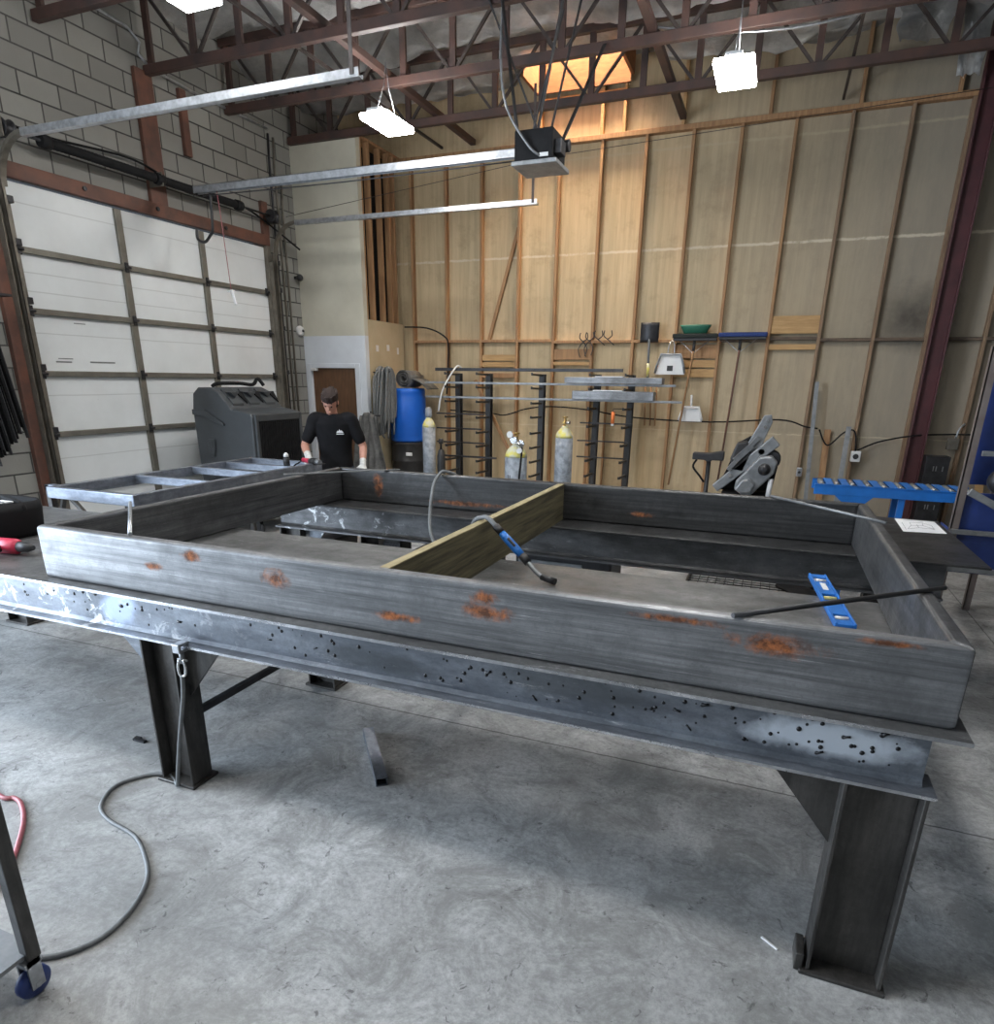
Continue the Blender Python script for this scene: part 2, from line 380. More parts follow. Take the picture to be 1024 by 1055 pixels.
M_doorw = simple('brown wood door', (.13, .065, .03), .6, 0, (.08, .038, .018), 4, (5, 5, 1))
M_track = simple('dirty door track', (.2, .18, .15), .5, .5, (.12, .11, .09), 9)
M_rail = simple('olive grey strut', (.2, .19, .16), .5, .45, (.15, .14, .12), 9)
M_lamp = emit('lamp diffuser', (1.0, .985, .96), 42.0)
M_sky = emit('skylight lens', (1.0, .84, .62), 110.0)
# ---------------------------------------------------------------- the room
XL, YB, ZR = -6.85, 10.25, 5.85
XR, YF = 6.2, -4.0
smesh('floor', MB().box(XL-.2, XR+.2, YF-.2, YB+.2, -.2, 0), M_floor)
# block wall on the left with two roll up door openings (the near one stands open beside the camera)
w = MB()
for (y0, y1, z0, z1) in ((YF, -2.4, 0, 6.2), (-2.4, 1.9, 3.6, 6.2), (1.9, 4.62, 0, 6.2), (4.62, 8.3, 3.6, 6.2), (8.3, YB+.2, 0, 6.2)):
    w.box(XL-.2, XL, y0, y1, z0, z1)
smesh('wall_left', w, M_cmu)
smesh('wall_right', MB().box(XR, XR+.2, YF, YB, 0, 6.2), M_cmu)
smesh('wall_front', MB().box(XL, XR, YF-.2, YF, 0, 6.2), M_cmu)
# framed back wall: sheathing with studs, plates and blocking
wb = struct('wall_back', (0, YB, 0))
obj('sheathing', MB().box(XL-.2, XR, YB, YB+.15, 0, 6.2), M_sheath, wb)
def ir(x): return random.uniform(-.006, .006)
SX = [-5.56, -4.97, -4.38, -3.78, -3.2, -2.6, -2.0, -1.4, -.81, -.18, .44, 1.07, 1.66, 2.28, 2.9, 3.5, 4.1]
SX[-1] = 4.1
for x in SX:
    obj('stud', MB().box(x-.02, x+.02, YB-.09, YB, 0, 4.92), M_stud if x < .2 else M_studg, wb, .003, 1)
obj('top_plate', MB().box(XL, XR, YB-.1, YB, 4.92, 4.98), M_stud, wb, .003, 1)
for x in (-3.5, -2.62, -2.32, -1.55, -.5, .5, 1.5):
    obj('cripple_stud', MB().box(x-.02, x+.02, YB-.09, YB, 4.98, 5.86), M_stud if x > -1.4 else M_board, wb, .003, 1)
obj('header_plate', MB().box(-3.5, -2.3, YB-.1, YB, 5.42, 5.47), M_board, wb, .003, 1)
for a, b in zip(SX[:-1], SX[1:]):
    z = 2.36 + (.02 if int(a*10) % 2 else 0)
    obj('blocking', MB().box(a+.02, b-.02, YB-.09, YB, z, z+.04), M_stud if a < -.9 else M_studd, wb, .003, 1)
for (x0, x1, z0, z1, m) in ((-4.36, -3.8, 2.11, 2.2, M_board), (-4.36, -3.8, 2.02, 2.09, M_board), (-4.36, -3.8, 1.86, 1.93, M_stud), (-3.18, -2.62, 2.13, 2.28, M_stud), (-3.18, -2.62, 2.05, 2.1, M_board),
                            (-.16, .42, 2.46, 2.68, M_board), (-.16, .42, 2.26, 2.33, M_board), (-1.38, -.83, 2.15, 2.33, M_stud), (-1.38, -.83, 2.03, 2.13, M_board), (-1.38, -.83, 1.9, 2.01, M_board)):
    obj('nailed_board', MB().box(x0, x1, YB-.07, YB-.03, z0, z1), m, wb, .003, 1)
obj('diagonal_brace', MB().bar((-4.26, YB-.03, 2.42), (-3.8, YB-.03, 3.95), .05, .03, (0, 1, 0)), M_stud, wb)
obj('leaning_lath', MB().bar((-2.52, YB-.14, .02), (-2.64, YB-.03, 1.7), .035, .03, (0, 1, 0)), M_stud, wb)
obj('lower_lath', MB().box(-2.36, -2.33, YB-.05, YB-.01, .02, 1.85), M_stud, wb)
# roof: foil blankets sagging between the joists, with a skylight well against the back wall
def roof():
    mb = MB(); bm = mb.bm; nx, ny = 150, 130; g = {}
    hx0, hx1, hy0, hy1 = -3.52, -2.24, 9.5, YB
    for i in range(nx+1):
        for j in range(ny+1):
            x = XL + (XR-XL)*i/nx; y = YF + (YB-YF)*j/ny
            ph = ((y - 5.35) % 1.2)/1.2
            sag = math.sin(PI*ph)**.7*(.34+.2*noise.noise(Vector((x*.7, y*.4, 1)))) + .08*noise.noise(Vector((x*2.2, y*2.2, 4))) + .05*noise.noise(Vector((x*5, y*6, 9)))
            if hx0-.35 < x < hx1+.35 and y > hy0-.25: sag = .2 if y < hy0+.03 else .0
            g[i, j] = bm.verts.new((x, y, ZR - max(sag, -.02)))
    for i in range(nx):
        for j in range(ny):
            c = (g[i, j].co + g[i+1, j+1].co)/2
            if hx0 < c.x < hx1 and c.y > hy0: continue
            f = bm.faces.new((g[i, j], g[i+1, j], g[i+1, j+1], g[i, j+1])); f.smooth = True
    # roof deck above, open at the skylight
    for (x0, x1, y0, y1) in ((XL-.2, hx0, YF-.2, YB+.2), (hx1, XR+.2, YF-.2, YB+.2), (hx0, hx1, YF-.2, hy0)):
        mb.box(x0, x1, y0, y1, 6.0, 6.15)
    return mb
smesh('ceiling', roof(), M_foil)
sk = struct('window_1', (-2.88, 9.7, 5.5))
obj('skylight_well', MB().box(-3.55, -3.51, 9.5, YB-.1, 5.52, 7.1).box(-2.26, -2.22, 9.5, YB-.1, 5.6, 7.1).box(-3.51, -2.26, YB-.13, YB-.1, 5.52, 7.1).box(-3.55, -2.22, 9.46, 9.5, 5.8, 7.1), M_ply, sk)
obj('skylight_lens', MB().box(-3.55, -2.22, 9.46, YB-.1, 7.09, 7.12), M_sky, sk)

# office box in the corner: painted front with a door, bare return with open studs above
smesh('wall_office_front', MB().box(XL, -5.75, 9.0, 9.1, 2.43, 4.97), M_drywall)
w = MB()
w.box(XL, -6.80, 9.0, 9.1, 0, 2.43).box(-5.88, -5.75, 9.0, 9.1, 0, 2.43).box(-6.80, -5.88, 9.0, 9.1, 2.02, 2.43)
smesh('trim_1', w, M_drywhite)
wr = struct('wall_office_side', (-5.75, 9.6, 0))
obj('bare_drywall', MB().box(-5.79, -5.75, 9.1, 10.16, 0, 2.66), M_tan, wr)
obj('putty_patches', MB().box(-5.752, -5.748, 9.3, 9.38, 2.22, 2.31).box(-5.752, -5.748, 9.62, 9.7, 2.24, 2.33).box(-5.752, -5.748, 9.93, 9.99, 2.2, 2.3), M_white, wr, .002)
for y in (9.12, 9.33, 9.62, 9.86, 10.0):
    obj('stud', MB().box(-5.84, -5.75, y-.02, y+.02, 2.66, 4.97), M_stud, wr, .003, 1)
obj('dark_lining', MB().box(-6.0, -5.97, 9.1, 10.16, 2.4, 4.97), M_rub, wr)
obj('office_lid', MB().box(XL, -5.75, 9.0, YB, 4.97, 5.0), M_stud, wr)
dr = struct('door_2', (-6.34, 9.02, 0))
obj('door_leaf', MB().box(-6.74, -5.94, 9.03, 9.07, .01, 1.97), M_doorw, dr)
obj('casing', MB().box(-6.82, -6.74, 8.98, 9.05, 0, 2.04).box(-5.94, -5.86, 8.98, 9.05, 0, 2.04).box(-6.74, -5.94, 8.98, 9.05, 1.97, 2.04), M_drywhite, dr, .006)
obj('door_closer', MB().box(-6.72, -6.64, 8.95, 9.03, 1.93, 1.97), M_white, dr, .006)
obj('hinge', MB().box(-5.955, -5.93, 9.0, 9.035, 1.66, 1.76), M_brass, dr)
# small devices in the corner
t = thing('security_camera', (-6.8, 8.95, 3.23), 'small black security camera on the block wall near the office corner', 'camera')
obj('dome', MB().ball((-6.76, 8.9, 3.23), .05), M_blk, t); obj('bracket', MB().box(-6.86, -6.78, 8.88, 8.93, 3.21, 3.25), M_blk, t)
t = thing('motion_sensor', (-6.82, 8.93, 2.5), 'round white sensor on the block wall by the office corner', 'sensor')
obj('housing', MB().lathe([(.07, 0), (.075, .03), (.06, .06), (.02, .075)], (-6.855, 8.9, 2.5), 20, 'x'), M_white, t)
obj('lens', MB().lathe([(.022, 0), (.018, .015), (.004, .02)], (-6.775, 8.9, 2.5), 14, 'x'), M_blk, t)

# ---------------------------------------------------------------- closed sectional door in the left wall
d1 = struct('door_1', (XL, 6.46, 0))
DY0, DY1 = 4.6, 8.3
RZ = [0.0, .66, 1.245, 1.84, 2.42, 2.96, 3.54]
ST = [4.76, 5.94, 7.11, 8.2]
for z0, z1 in zip(RZ[:-1], RZ[1:]):
    obj('panel', MB().box(XL-.05, XL-.005, DY0, DY1, z0+.004, z1-.004), M_doorp, d1, .004, 1)
for z in RZ[1:-1]:
    obj('rail', MB().box(XL-.005, XL+.035, DY0, DY1, z-.028, z+.028), M_rail, d1, .006)
for y in ST[1:3]:
    obj('stile', MB().box(XL-.005, XL+.03, y-.04, y+.04, .01, 3.53), M_rail, d1, .006)
for z in RZ[1:-1]:
    for y in ST:
        obj('hinge', MB().box(XL+.03, XL+.05, y-.022, y+.022, z-.05, z+.05).lathe([(.015, -.035), (.015, .035)], (XL+.06, y, z), 10, 'y'), M_blkm, d1, .006)
obj('printed_stencil', MB().box(XL-.004, XL-.002, 4.95, 5.12, 1.95, 1.965).box(XL-.004, XL-.002, 4.98, 5.14, 1.985, 1.995).box(XL-.004, XL-.002, 5.33, 5.63, 1.955, 1.97).box(XL-.004, XL-.002, 5.22, 5.35, 2.335, 2.345), M_grey, d1)
t = struct('trim_2', (XL, 6.4, 0))
obj('jamb', MB().box(XL, XL+.06, 4.5, 4.6, 0, 3.66), M_rust, t, .006)
obj('header', MB().box(XL, XL+.06, 4.58, 8.34, 3.555, 3.69), M_rust, t, .006)
obj('far_jamb', MB().box(XL, XL+.06, 8.26, 8.34, 0, 3.555), M_track, t, .006)
for y in (5.55, 6.45, 7.5):
    obj('bolt', MB().lathe([(.022, 0), (.022, .02)], (XL+.06, y, 3.63), 8, 'x'), M_blkm, t)
for y0, y1, z0, z1 in ((6.4, 6.63, 3.69, 4.97), (7.0, 7.1, 4.3, 4.97), (8.24, 8.36, 3.69, 4.1)):
    obj('wall_post', MB().box(XL, XL+.05, y0, y1, z0, z1), M_rust, t, .005)

def c_track(mb, pts, w, h):
    """a channel swept along points (flat strip with two lips)"""
    for a, b in zip(pts[:-1], pts[1:]): mb.bar(a, b, w, h)
def door_track(y, name, lab, xe):
    t = thing(name, (XL+.12, y, 0), lab, 'door track')
    zt = 3.83; r = .38; x0 = XL+.12
    v = MB().box(x0-.03, x0+.03, y-.04, y-.034, .02, zt-r).box(x0-.03, x0-.024, y-.04, y+.02, .02, zt-r).box(x0+.024, x0+.03, y-.04, y-.01, .02, zt-r)
    obj('vertical_track', v, M_track, t)
    obj('track_angle', MB().box(XL+.04, XL+.048, y-.08, y+.08, .02, zt-r-.1).box(XL+.04, XL+.13, y-.085, y-.078, .02, zt-r-.1), M_track, t)
    arc = [(x0 + r - r*math.cos(a*PI/16), y, zt - r + r*math.sin(a*PI/16)) for a in range(9)]
    c = MB()
    for a, b in zip(arc[:-1], arc[1:]): c.bar(a, b, .055, .03, (0, 1, 0), PI/2)
    obj('curved_track', c, M_track, t)
    h = MB().box(x0+r, xe, y-.03, y-.024, zt-.03, zt+.02).box(x0+r, xe, y-.03, y+.03, zt-.035, zt-.029).box(x0+r, xe, y+.024, y+.03, zt-.035, zt-.01)
    obj('horizontal_track', h, M_galv, t)
    obj('hanger_strap', MB().bar((xe-.05, y-.035, zt-.02), (xe-.05, y-.035, 4.98), .03, .006), M_web, t)
    for z in (.7, 1.3, 1.9, 2.5, 3.0, 3.35):
        obj('roller_bracket', MB().box(x0-.05, x0+.03, y-.01, y+.05, z-.03, z+.03).lathe([(.024, -.05), (.024, -.01)], (x0, y+.06, z), 10, 'y'), M_blkm, t, .004, 1)
    return t
door_track(4.68, 'door_track', 'galvanised overhead door track nearest the camera, curving up the left jamb', -2.92)
door_track(8.36, 'door_track', 'overhead door track at the office end of the big white door', -2.88)
t = thing('torsion_spring_shaft', (XL+.16, 6.5, 3.9), 'black torsion spring shaft above the big white sectional door', 'spring')
sx, sz = XL+.2, 3.9
obj('shaft', MB().lathe([(.013, -1.82), (.013, 1.86)], (sx, 6.5, sz), 10, 'y'), M_blkm, t)
for y0, y1 in ((5.12, 6.34), (6.46, 7.6)):
    prof = []
    n = 60
    for i in range(n+1): prof.append((.042 + (.005 if i % 2 else 0), y0 + (y1-y0)*i/n))
    obj('spring', MB().lathe(prof, (sx, 0, sz), 12, 'y'), M_flat, t)
for y in (5.1, 6.4, 7.62):
    obj('cone', MB().lathe([(.058, -.05), (.062, 0), (.058, .05)], (sx, y, sz), 12, 'y'), M_flat, t)
for y in (4.74, 8.26):
    obj('cable_drum', MB().lathe([(.08, -.05), (.085, -.04), (.055, -.03), (.06, .03), (.085, .04), (.08, .05)], (sx, y, sz), 16, 'y'), M_blkm, t)
    obj('bearing_plate', MB().box(XL, sx+.06, y-.07 if y < 6 else y+.07, y-.062 if y < 6 else y+.078, sz-.08, sz+.08), M_track, t)
obj('bearing_plate', MB().box(XL+.05, sx+.05, 6.396, 6.404, sz-.07, sz+.07), M_track, t)

# garage door opener on its rail
t = thing('door_opener', (-2.2, 6.55, 3.6), 'black door opener unit hanging at the end of its long galvanised rail', 'door opener')
z = 3.8
obj('rail', MB().box(-6.3, -2.42, 6.52, 6.526, z-.035, z+.035).box(-6.3, -2.42, 6.584, 6.59, z-.035, z+.035).box(-6.3, -2.42, 6.52, 6.59, z+.03, z+.035), M_galv, t)
obj('motor_case', MB().box(-2.44, -2.08, 6.4, 6.78, 3.69, 3.93), M_flat, t, .012)
obj('mounting_tray', MB().box(-2.46, -2.04, 6.38, 6.8, 3.655, 3.69), M_grey, t, .006)
obj('gearbox', MB().box(-2.08, -2.02, 6.45, 6.6, 3.74, 3.85).lathe([(.05, 0), (.05, .05)], (-2.05, 6.65, 3.84), 14, 'x'), M_blkm, t, .005)
obj('terminal_label', MB().box(-2.2, -2.12, 6.396, 6.4, 3.71, 3.74), M_white, t)
obj('chain', MB().tube([(-6.2, 6.555, 3.74), (-4.4, 6.555, 3.725), (-2.45, 6.555, 3.74)], .006, 6, True, 4), M_blkm, t)
for a, b in (((-2.42, 6.42, 3.93), (-2.62, 6.5, 4.98)), ((-2.1, 6.42, 3.93), (-1.9, 6.58, 4.98)), ((-2.42, 6.76, 3.93), (-2.2, 6.95, 4.98)), ((-2.1, 6.76, 3.93), (-2.0, 7.7, 4.98)), ((-2.3, 6.6, 3.93), (-1.95, 6.55, 5.5)), ((-2.25, 6.5, 3.93), (-3.0, 6.52, 5.5))):
    obj('hanger_angle', MB().bar(a, b, .032, .012), M_blk, t)
obj('power_cord', MB().tube([(-2.2, 6.4, 3.72), (-2.3, 6.36, 3.8), (-2.5, 6.35, 4.1), (-2.58, 6.4, 4.5), (-2.62, 6.55, 5.0), (-2.62, 6.6, 5.6)], .011, 7, True, 5), M_grey, t)
obj('door_arm', MB().tube([(-6.1, 6.56, 3.76), (-6.14, 6.58, 3.42), (-6.2, 6.6, 3.36), (-6.32, 6.63, 3.3), (-6.45, 6.66, 3.34), (-6.46, 6.67, 3.45)], .016, 8, True, 4), M_blk, t)
t = thing('pull_rope', (-5.85, 6.58, 3.05), 'thin red pull rope with a pale handle hanging before the white door', 'pull rope')
obj('rope', MB().tube([(-6.0, 6.555, 3.772), (-5.98, 6.56, 3.4), (-5.95, 6.56, 2.78)], .004, 5), M_redhose, t)
obj('handle', MB().bar((-5.99, 6.55, 2.76), (-5.9, 6.57, 2.76), .02, .02).bar((-5.94, 6.56, 2.78), (-5.91, 6.57, 2.62), .035, .02), M_white, t, .006)
for i, (y, z1) in enumerate(((8.52, 4.95), (8.62, 4.93), (8.72, 4.4))):
    m = MB().tube([(XL+.02, y, .0), (XL+.02, y, z1-.3), (XL+.035, y, z1)], .016, 8)
    tag(obj('conduit', m, M_track if i else M_blkm, org=(XL+.03, y, 0)), ['dark conduit beside the white door track, first of the three', 'grey conduit on the block wall, middle of three beside the door', 'shorter grey conduit on the block wall nearest the office'][i], 'conduit', 'conduits beside the big door')
# cable strung along the block wall
tag(obj('wall_cable', MB().tube([(-6.8, 4.4, 4.15), (-6.78, 5.0, 3.98), (-6.78, 6.2, 4.05), (-6.78, 6.9, 3.9), (-6.76, 7.3, 3.95), (-6.78, 8.0, 3.92), (-6.72, 8.9, 3.6)], .012, 6, True, 6), M_rub, org=(-6.8, 6, 4)), 'black cable looping along the block wall above the big door', 'cable')
tag(obj('wall_conduit', MB().tube([(-6.81, 4.6, 5.32), (-6.81, 6.4, 5.3), (-6.8, 6.62, 5.02), (-6.8, 8.5, 5.0)], .014, 6, True, 3), M_galv, org=(-6.8, 6, 5)), 'thin grey conduit high on the block wall under the roof', 'conduit')

# ---------------------------------------------------------------- roof joists
def make_joist():
    t = thing('roof_joist', (-.4, 5.35, 4.93), 'red brown open web roof joist nearest the camera, crossing above the big door', 'roof joist', 'roof joists')
    y = 5.35; x0, x1 = XL+.03, XR-.05
    obj('bottom_chord', MB().box(x0, x1, y-.035, y+.035, 4.93, 5.02), M_truss, t, .004, 1)
    obj('top_chord', MB().box(x0, x1, y-.035, y+.035, 5.62, 5.7), M_truss, t, .004, 1)
    n = 21; dx = (x1-x0-.2)/n
    for i in range(n+1):
        x = x0+.1+dx*i
        obj('vertical_web', MB().box(x-.035, x+.035, y-.02, y+.02, 5.02, 5.62), M_truss, t)
    for i in range(n):
        x = x0+.1+dx*i
        a, b = ((x+.05, y, 5.02), (x+dx-.05, y, 5.62)) if i % 2 else ((x+.05, y, 5.62), (x+dx-.05, y, 5.02))
        obj('diagonal_web', MB().bar(a, b, .03, .03), M_web, t)
    return t
j0 = make_joist()
dup(j0, (-.4, 6.57, 4.93), 'red brown open web roof joist directly over the door opener unit')
dup(j0, (-.4, 7.76, 4.93), 'open web roof joist from which both hanging work lights drop')
dup(j0, (-.4, 8.96, 4.93), 'open web roof joist farthest back, just before the framed wall')
for x, lab in ((-4.5, 'rust coloured bridging beam running across the joists from roof front to back wall'), (-1.55, 'rust coloured bridging beam across the joists right of the door opener')):
    tag(obj('bridging_beam', MB().box(x-.04, x+.04, 4.4, 10.15, 5.03, 5.1), M_truss, org=(x, 7, 5.03), bevel=.004), lab, 'beam', 'bridging beams')
for x, lab in ((-5.0, 'thin grey bridging rod over the left joists'), (.3, 'thin grey bridging rod over the right joists')):
    tag(obj('bridging_rod', MB().box(x-.015, x+.015, 4.4, 10.15, 5.03, 5.06), M_web, org=(x, 7, 5.03)), lab, 'rod', 'bridging rods')
# torn foil hanging in the right back corner of the roof
def flap(cx, cy, cz, w, h, sd):
    def fn(u, v):
        n1 = noise.noise(Vector((u*3+sd, v*3, sd))); n2 = noise.noise(Vector((u*6, v*6+sd, 3)))
        return (cx + (u-.5)*w*(1-.4*v) + .1*n1, cy + .18*n1 + .1*v, cz - v*h + .06*n2), (0, 1, 0)
    return MB().sheet(fn, 14, 14, .006)
for a, lab in (((.95, 9.3, 5.8, .7, .55, 1), 'torn foil insulation flap hanging above the wall right of the bright light'), ((1.45, 9.5, 5.75, .35, .8, 5), 'long torn foil strip hanging beside the red column top'), ((.35, 8.4, 5.78, .6, .3, 8), 'short torn foil flap hanging over the rear joist')):
    tag(obj('insulation_flap', flap(*a), M_foil, org=a[:3]), lab, 'insulation', 'torn insulation flaps')
# sagging cable through the joists
tag(obj('roof_cable', MB().tube([(-1.6, 7.8, 5.1), (-.6, 7.9, 4.96), (.3, 8.0, 5.02), (1.2, 8.1, 5.3), (2.2, 8.1, 5.5)], .012, 6, True, 6), M_galv, org=(0, 8, 5)), 'pale cable sagging across the roof joists behind the right light', 'cable')
tag(obj('guy_wire', MB().tube([(XL+.05, 8.75, 4.0), (-3, 8.9, 4.42), (2.4, 8.9, 4.62)], .004, 5), M_web, org=(0, 8.9, 4.4)), 'thin guy wire stretched across the shop in front of the back wall', 'wire')

# ---------------------------------------------------------------- hanging LED work lights
def make_light(loc, lab, wires):
    x, y, z = loc
    t = thing('hanging_light', loc, lab, 'light', 'hanging LED lights')
    obj('housing', MB().box(x-.07, x+.07, y-.3, y+.3, z+.055, z+.085).box(x-.05, x+.05, y-.2, y+.2, z+.085, z+.12), M_white, t, .008)
    obj('diffuser', MB().box(x-.165, x+.165, y-.29, y+.29, z, z+.055), M_lamp, t, .012)
    for s in (-1, 1): obj('wire', MB().tube([(x, y+s*.19, z+.12), (x, y+s*.05, z+.35), (x, y, 4.95)], .004, 5), M_galv, t)
    return t
l0 = make_light((-4.2, 7.22, 4.38), 'bright hanging LED light over the worker, before the office wall', 1)
dup(l0, (-.68, 7.15, 4.36), 'bright hanging LED light on the right, in front of the tan framed wall')
dup(l0, (-4.2, 4.38, 4.36), 'bright hanging LED light cut by the top edge, over the near door track')
for x, y in ((-.7, 4.3), (-.7, 1.5), (-4.2, 1.5), (-4.2, -1.3)):
    dup(l0, (x, y, 4.36), 'hanging LED light nearer the camera, overhead above the upper edge of view')
# daylight through the open roll up door in the left wall beside the camera
def area(name, loc, rot, sx, sy, power, col):
    l = bpy.data.lights.new(name, 'AREA'); l.shape = 'RECTANGLE'; l.size = sx; l.size_y = sy; l.energy = power; l.color = col
    o = bpy.data.objects.new(name, l); COL.objects.link(o); o.location = loc; o.rotation_euler = rot; return o
area('door_daylight', (XL-.1, -.25, 1.8), (0, -PI/2, 0), 3.5, 4.2, 480, (.72, .85, 1.0))
# ---------------------------------------------------------------- the near welding table
def h_beam_x(mb, x0, x1, yw, y0, y1, z0, z1, xw1=None):
    """wide flange beam along X: bottom flange y0..y1, web at yw"""
    mb.box(x0, x1, y0, y1, z0, z0+.012)
    mb.box(x0, (xw1 or x1), yw-.006, yw+.006, z0+.012, z1)
    for s in (-1, 1):     # root fillets
        mb.prism([(yw+s*.006, z0+.012), (yw+s*.02, z0+.012), (yw+s*.006, z0+.026)], 'x', x0, xw1 or x1)
    return mb
def make_leg(t, x0, x1, y0, y1, m, top=.73):
    g = MB().box(x0, x0+.012, y0, y1, .016, top).box(x1-.012, x1, y0, y1, .016, top).box(x0+.012, x1-.012, (y0+y1)/2-.005, (y0+y1)/2+.005, .016, top)
    l = obj('leg', g, m, t, .002, 1)
    obj('base_plate', MB().box(x0-.02, x1+.012, y0-.012, y1+.025, 0, .016), m, l, .003, 1)
    return l
def gusset(t, pts, y, m): return obj('gusset', MB().prism(pts, 'y', y-.005, y+.005), m, t)
nt_ = thing('welding_table', (-2.4, 2.6, 0), 'long steel welding table in front, its beam edge pocked with weld spatter', 'table', 'welding tables')
m = MB().box(-5.45, .63, 1.952, 3.22, .908, .92); m.mi = 1; m.box(-5.45, .63, 1.95, 1.952, .908, .9205)
obj('table_plate', m, [M_top, M_edge], nt_)
bmb = h_beam_x(MB(), -5.4, .575, 2.0, 1.935, 2.065, .73, .908, .545)
bmb.mi = 1
rnd = random.Random(3)
for k in range(130):
    x = .5 - abs(rnd.gauss(0, 1.0))*1.0 if k < 80 else rnd.uniform(-3.3, .45)
    if x < -3.4: continue
    zc = rnd.uniform(.775, .895); r = rnd.uniform(.003, .009)
    bmb.ball((x, 1.9945, zc), r, 7, (1, .5, 1))
    if rnd.random() < .12:     # a run of slag beside the drop
        a = rnd.uniform(-1, 1); bmb.tube([(x, 1.993, zc), (x+.02*math.cos(a), 1.993, zc+.02*math.sin(a))], r*.6, 5)
for k in range(26):
    x = rnd.uniform(-5.3, -2.2); zc = rnd.uniform(.78, .89)
    bmb.ball((x, 1.9945, zc), rnd.uniform(.004, .01), 7, (1.6, .4, 1))
bmb.mi = 2; bmb.box(-5.4, .575, 1.933, 1.935, .731, .741)
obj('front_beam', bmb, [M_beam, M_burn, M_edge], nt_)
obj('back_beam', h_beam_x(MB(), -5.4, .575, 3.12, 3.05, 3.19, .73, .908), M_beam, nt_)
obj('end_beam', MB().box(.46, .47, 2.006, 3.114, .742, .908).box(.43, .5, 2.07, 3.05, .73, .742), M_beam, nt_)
obj('end_stiffener', MB().prism([(2.006, .745), (2.06, .745), (2.06, .8), (2.006, .9)], 'x', .5, .51), M_leg, nt_)
for x0, x1 in ((.34, .56), (-2.49, -2.295), (-5.33, -5.11)):
    make_leg(nt_, x0, x1, 1.935, 2.055, M_leg); make_leg(nt_, x0, x1, 3.06, 3.18, M_leg)
gusset(nt_, [(.13, .73), (.34, .73), (.34, .475)], 2.0, M_leg)
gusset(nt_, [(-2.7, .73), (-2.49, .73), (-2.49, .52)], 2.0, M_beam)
gusset(nt_, [(-2.295, .73), (-2.07, .73), (-2.295, .46)], 2.0, M_leg)
obj('leg_brace', MB().box(-2.34, -2.31, 2.056, 3.059, .335, .365), M_blkm, nt_)
obj('foot_tab', MB().box(.305, .33, 1.935, 2.03, .0, .07), M_leg, nt_, .003, 1)

# the far welding table
ft = thing('welding_table', (-1.2, 4.8, 0), 'second steel welding table behind, a paper drawing lying on its right end', 'table', 'welding tables')
obj('table_plate', MB().box(-3.62, 1.2, 4.13, 5.5, .908, .92), M_fartop, ft, .002, 1)
M_beamf = steel('far beam', (.13, .13, .134), (.06, .061, .063), .42, .65, (1.5, 6, 6), white=.5, chips=-1.9)
obj('front_beam', h_beam_x(MB(), -3.58, 1.02, 4.24, 4.16, 4.32, .7, .908), M_beamf, ft)
obj('back_beam', h_beam_x(MB(), -3.58, 1.02, 5.38, 5.3, 5.46, .7, .908), M_beamf, ft)
for x0, x1 in ((.8, 1.0), (-3.55, -3.35)):
    make_leg(ft, x0, x1, 4.17, 4.3, M_leg, .7); make_leg(ft, x0, x1, 5.31, 5.44, M_leg, .7)
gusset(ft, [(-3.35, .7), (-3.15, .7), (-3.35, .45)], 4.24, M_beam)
obj('end_channel', MB().box(.94, .95, 4.25, 5.37, .72, .9), M_fartop, ft)

# ---------------------------------------------------------------- the big tube frame lying on both tables
fr = thing('weldment', (-1.27, 3.23, .92), 'large rectangular frame of wide steel tube lying across both welding tables', 'frame')
X0, X1, Y0, Y1, Z0, Z1, T = -3.14, .60, 2.01, 4.45, .9205, 1.172, .055
def tubebar(name, poly, m):
    obj(name, MB().prism(poly, 'z', Z0, Z1), m, fr, .014, 3)
tubebar('front_tube', [(X0, Y0), (X1, Y0), (X1-T, Y0+T), (X0+T, Y0+T)], M_bar)
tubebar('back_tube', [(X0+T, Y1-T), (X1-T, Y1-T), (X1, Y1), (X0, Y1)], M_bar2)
M_side = steel('side tube mill scale', (.17, .173, .18), (.075, .078, .083), .42, .65, (16, .8, 26), white=.5)
tubebar('left_tube', [(X0, Y0), (X0+T, Y0+T), (X0+T, Y1-T), (X0, Y1)], M_side)
tubebar('right_tube', [(X1-T, Y0+T), (X1, Y0), (X1, Y1), (X1-T, Y1-T)], M_side)
m = MB().box(-1.305, -1.262, Y0+T+.003, Y1-T-.003, .921, 1.164); m.mi = 1; m.box(-1.304, -1.263, Y0+T+.004, Y1-T-.004, 1.164, 1.168)
tag(obj('plank', m, [M_wood, M_woodtop], org=(-1.28, 3.2, .92)), 'weathered greenish wood plank on edge across the middle of the steel frame', 'plank')
zt = Z1
R = []
tag(obj('round_bar', MB().tube([(-.03, 2.0, zt+.009), (.635, 2.6, zt+.009)], .0085, 10), M_blk, org=(.3, 2.3, zt)), 'black round bar laid across the near right corner of the frame', 'bar', 'corner bars on the frame')
tag(obj('round_bar', MB().tube([(.06, 4.42, zt+.008), (.61, 3.79, zt+.008)], .008, 10), M_grey, org=(.3, 4.1, zt)), 'grey round bar laid across the far right corner of the frame', 'bar', 'corner bars on the frame')
tag(obj('round_bar', MB().tube([(-2.55, 2.03, zt+.009), (-3.2, 2.58, zt+.009)], .009, 10), M_galv, org=(-2.8, 2.3, zt)), 'bright grey round bar laid across the near left corner of the frame', 'bar', 'corner bars on the frame')
tag(obj('flat_bar', MB().bar((-3.2, 3.86, zt+.006), (-2.6, 4.47, zt+.006), .025, .008), M_grey, org=(-2.9, 4.1, zt)), 'flat steel strip laid across the far left corner of the frame', 'bar', 'corner bars on the frame')

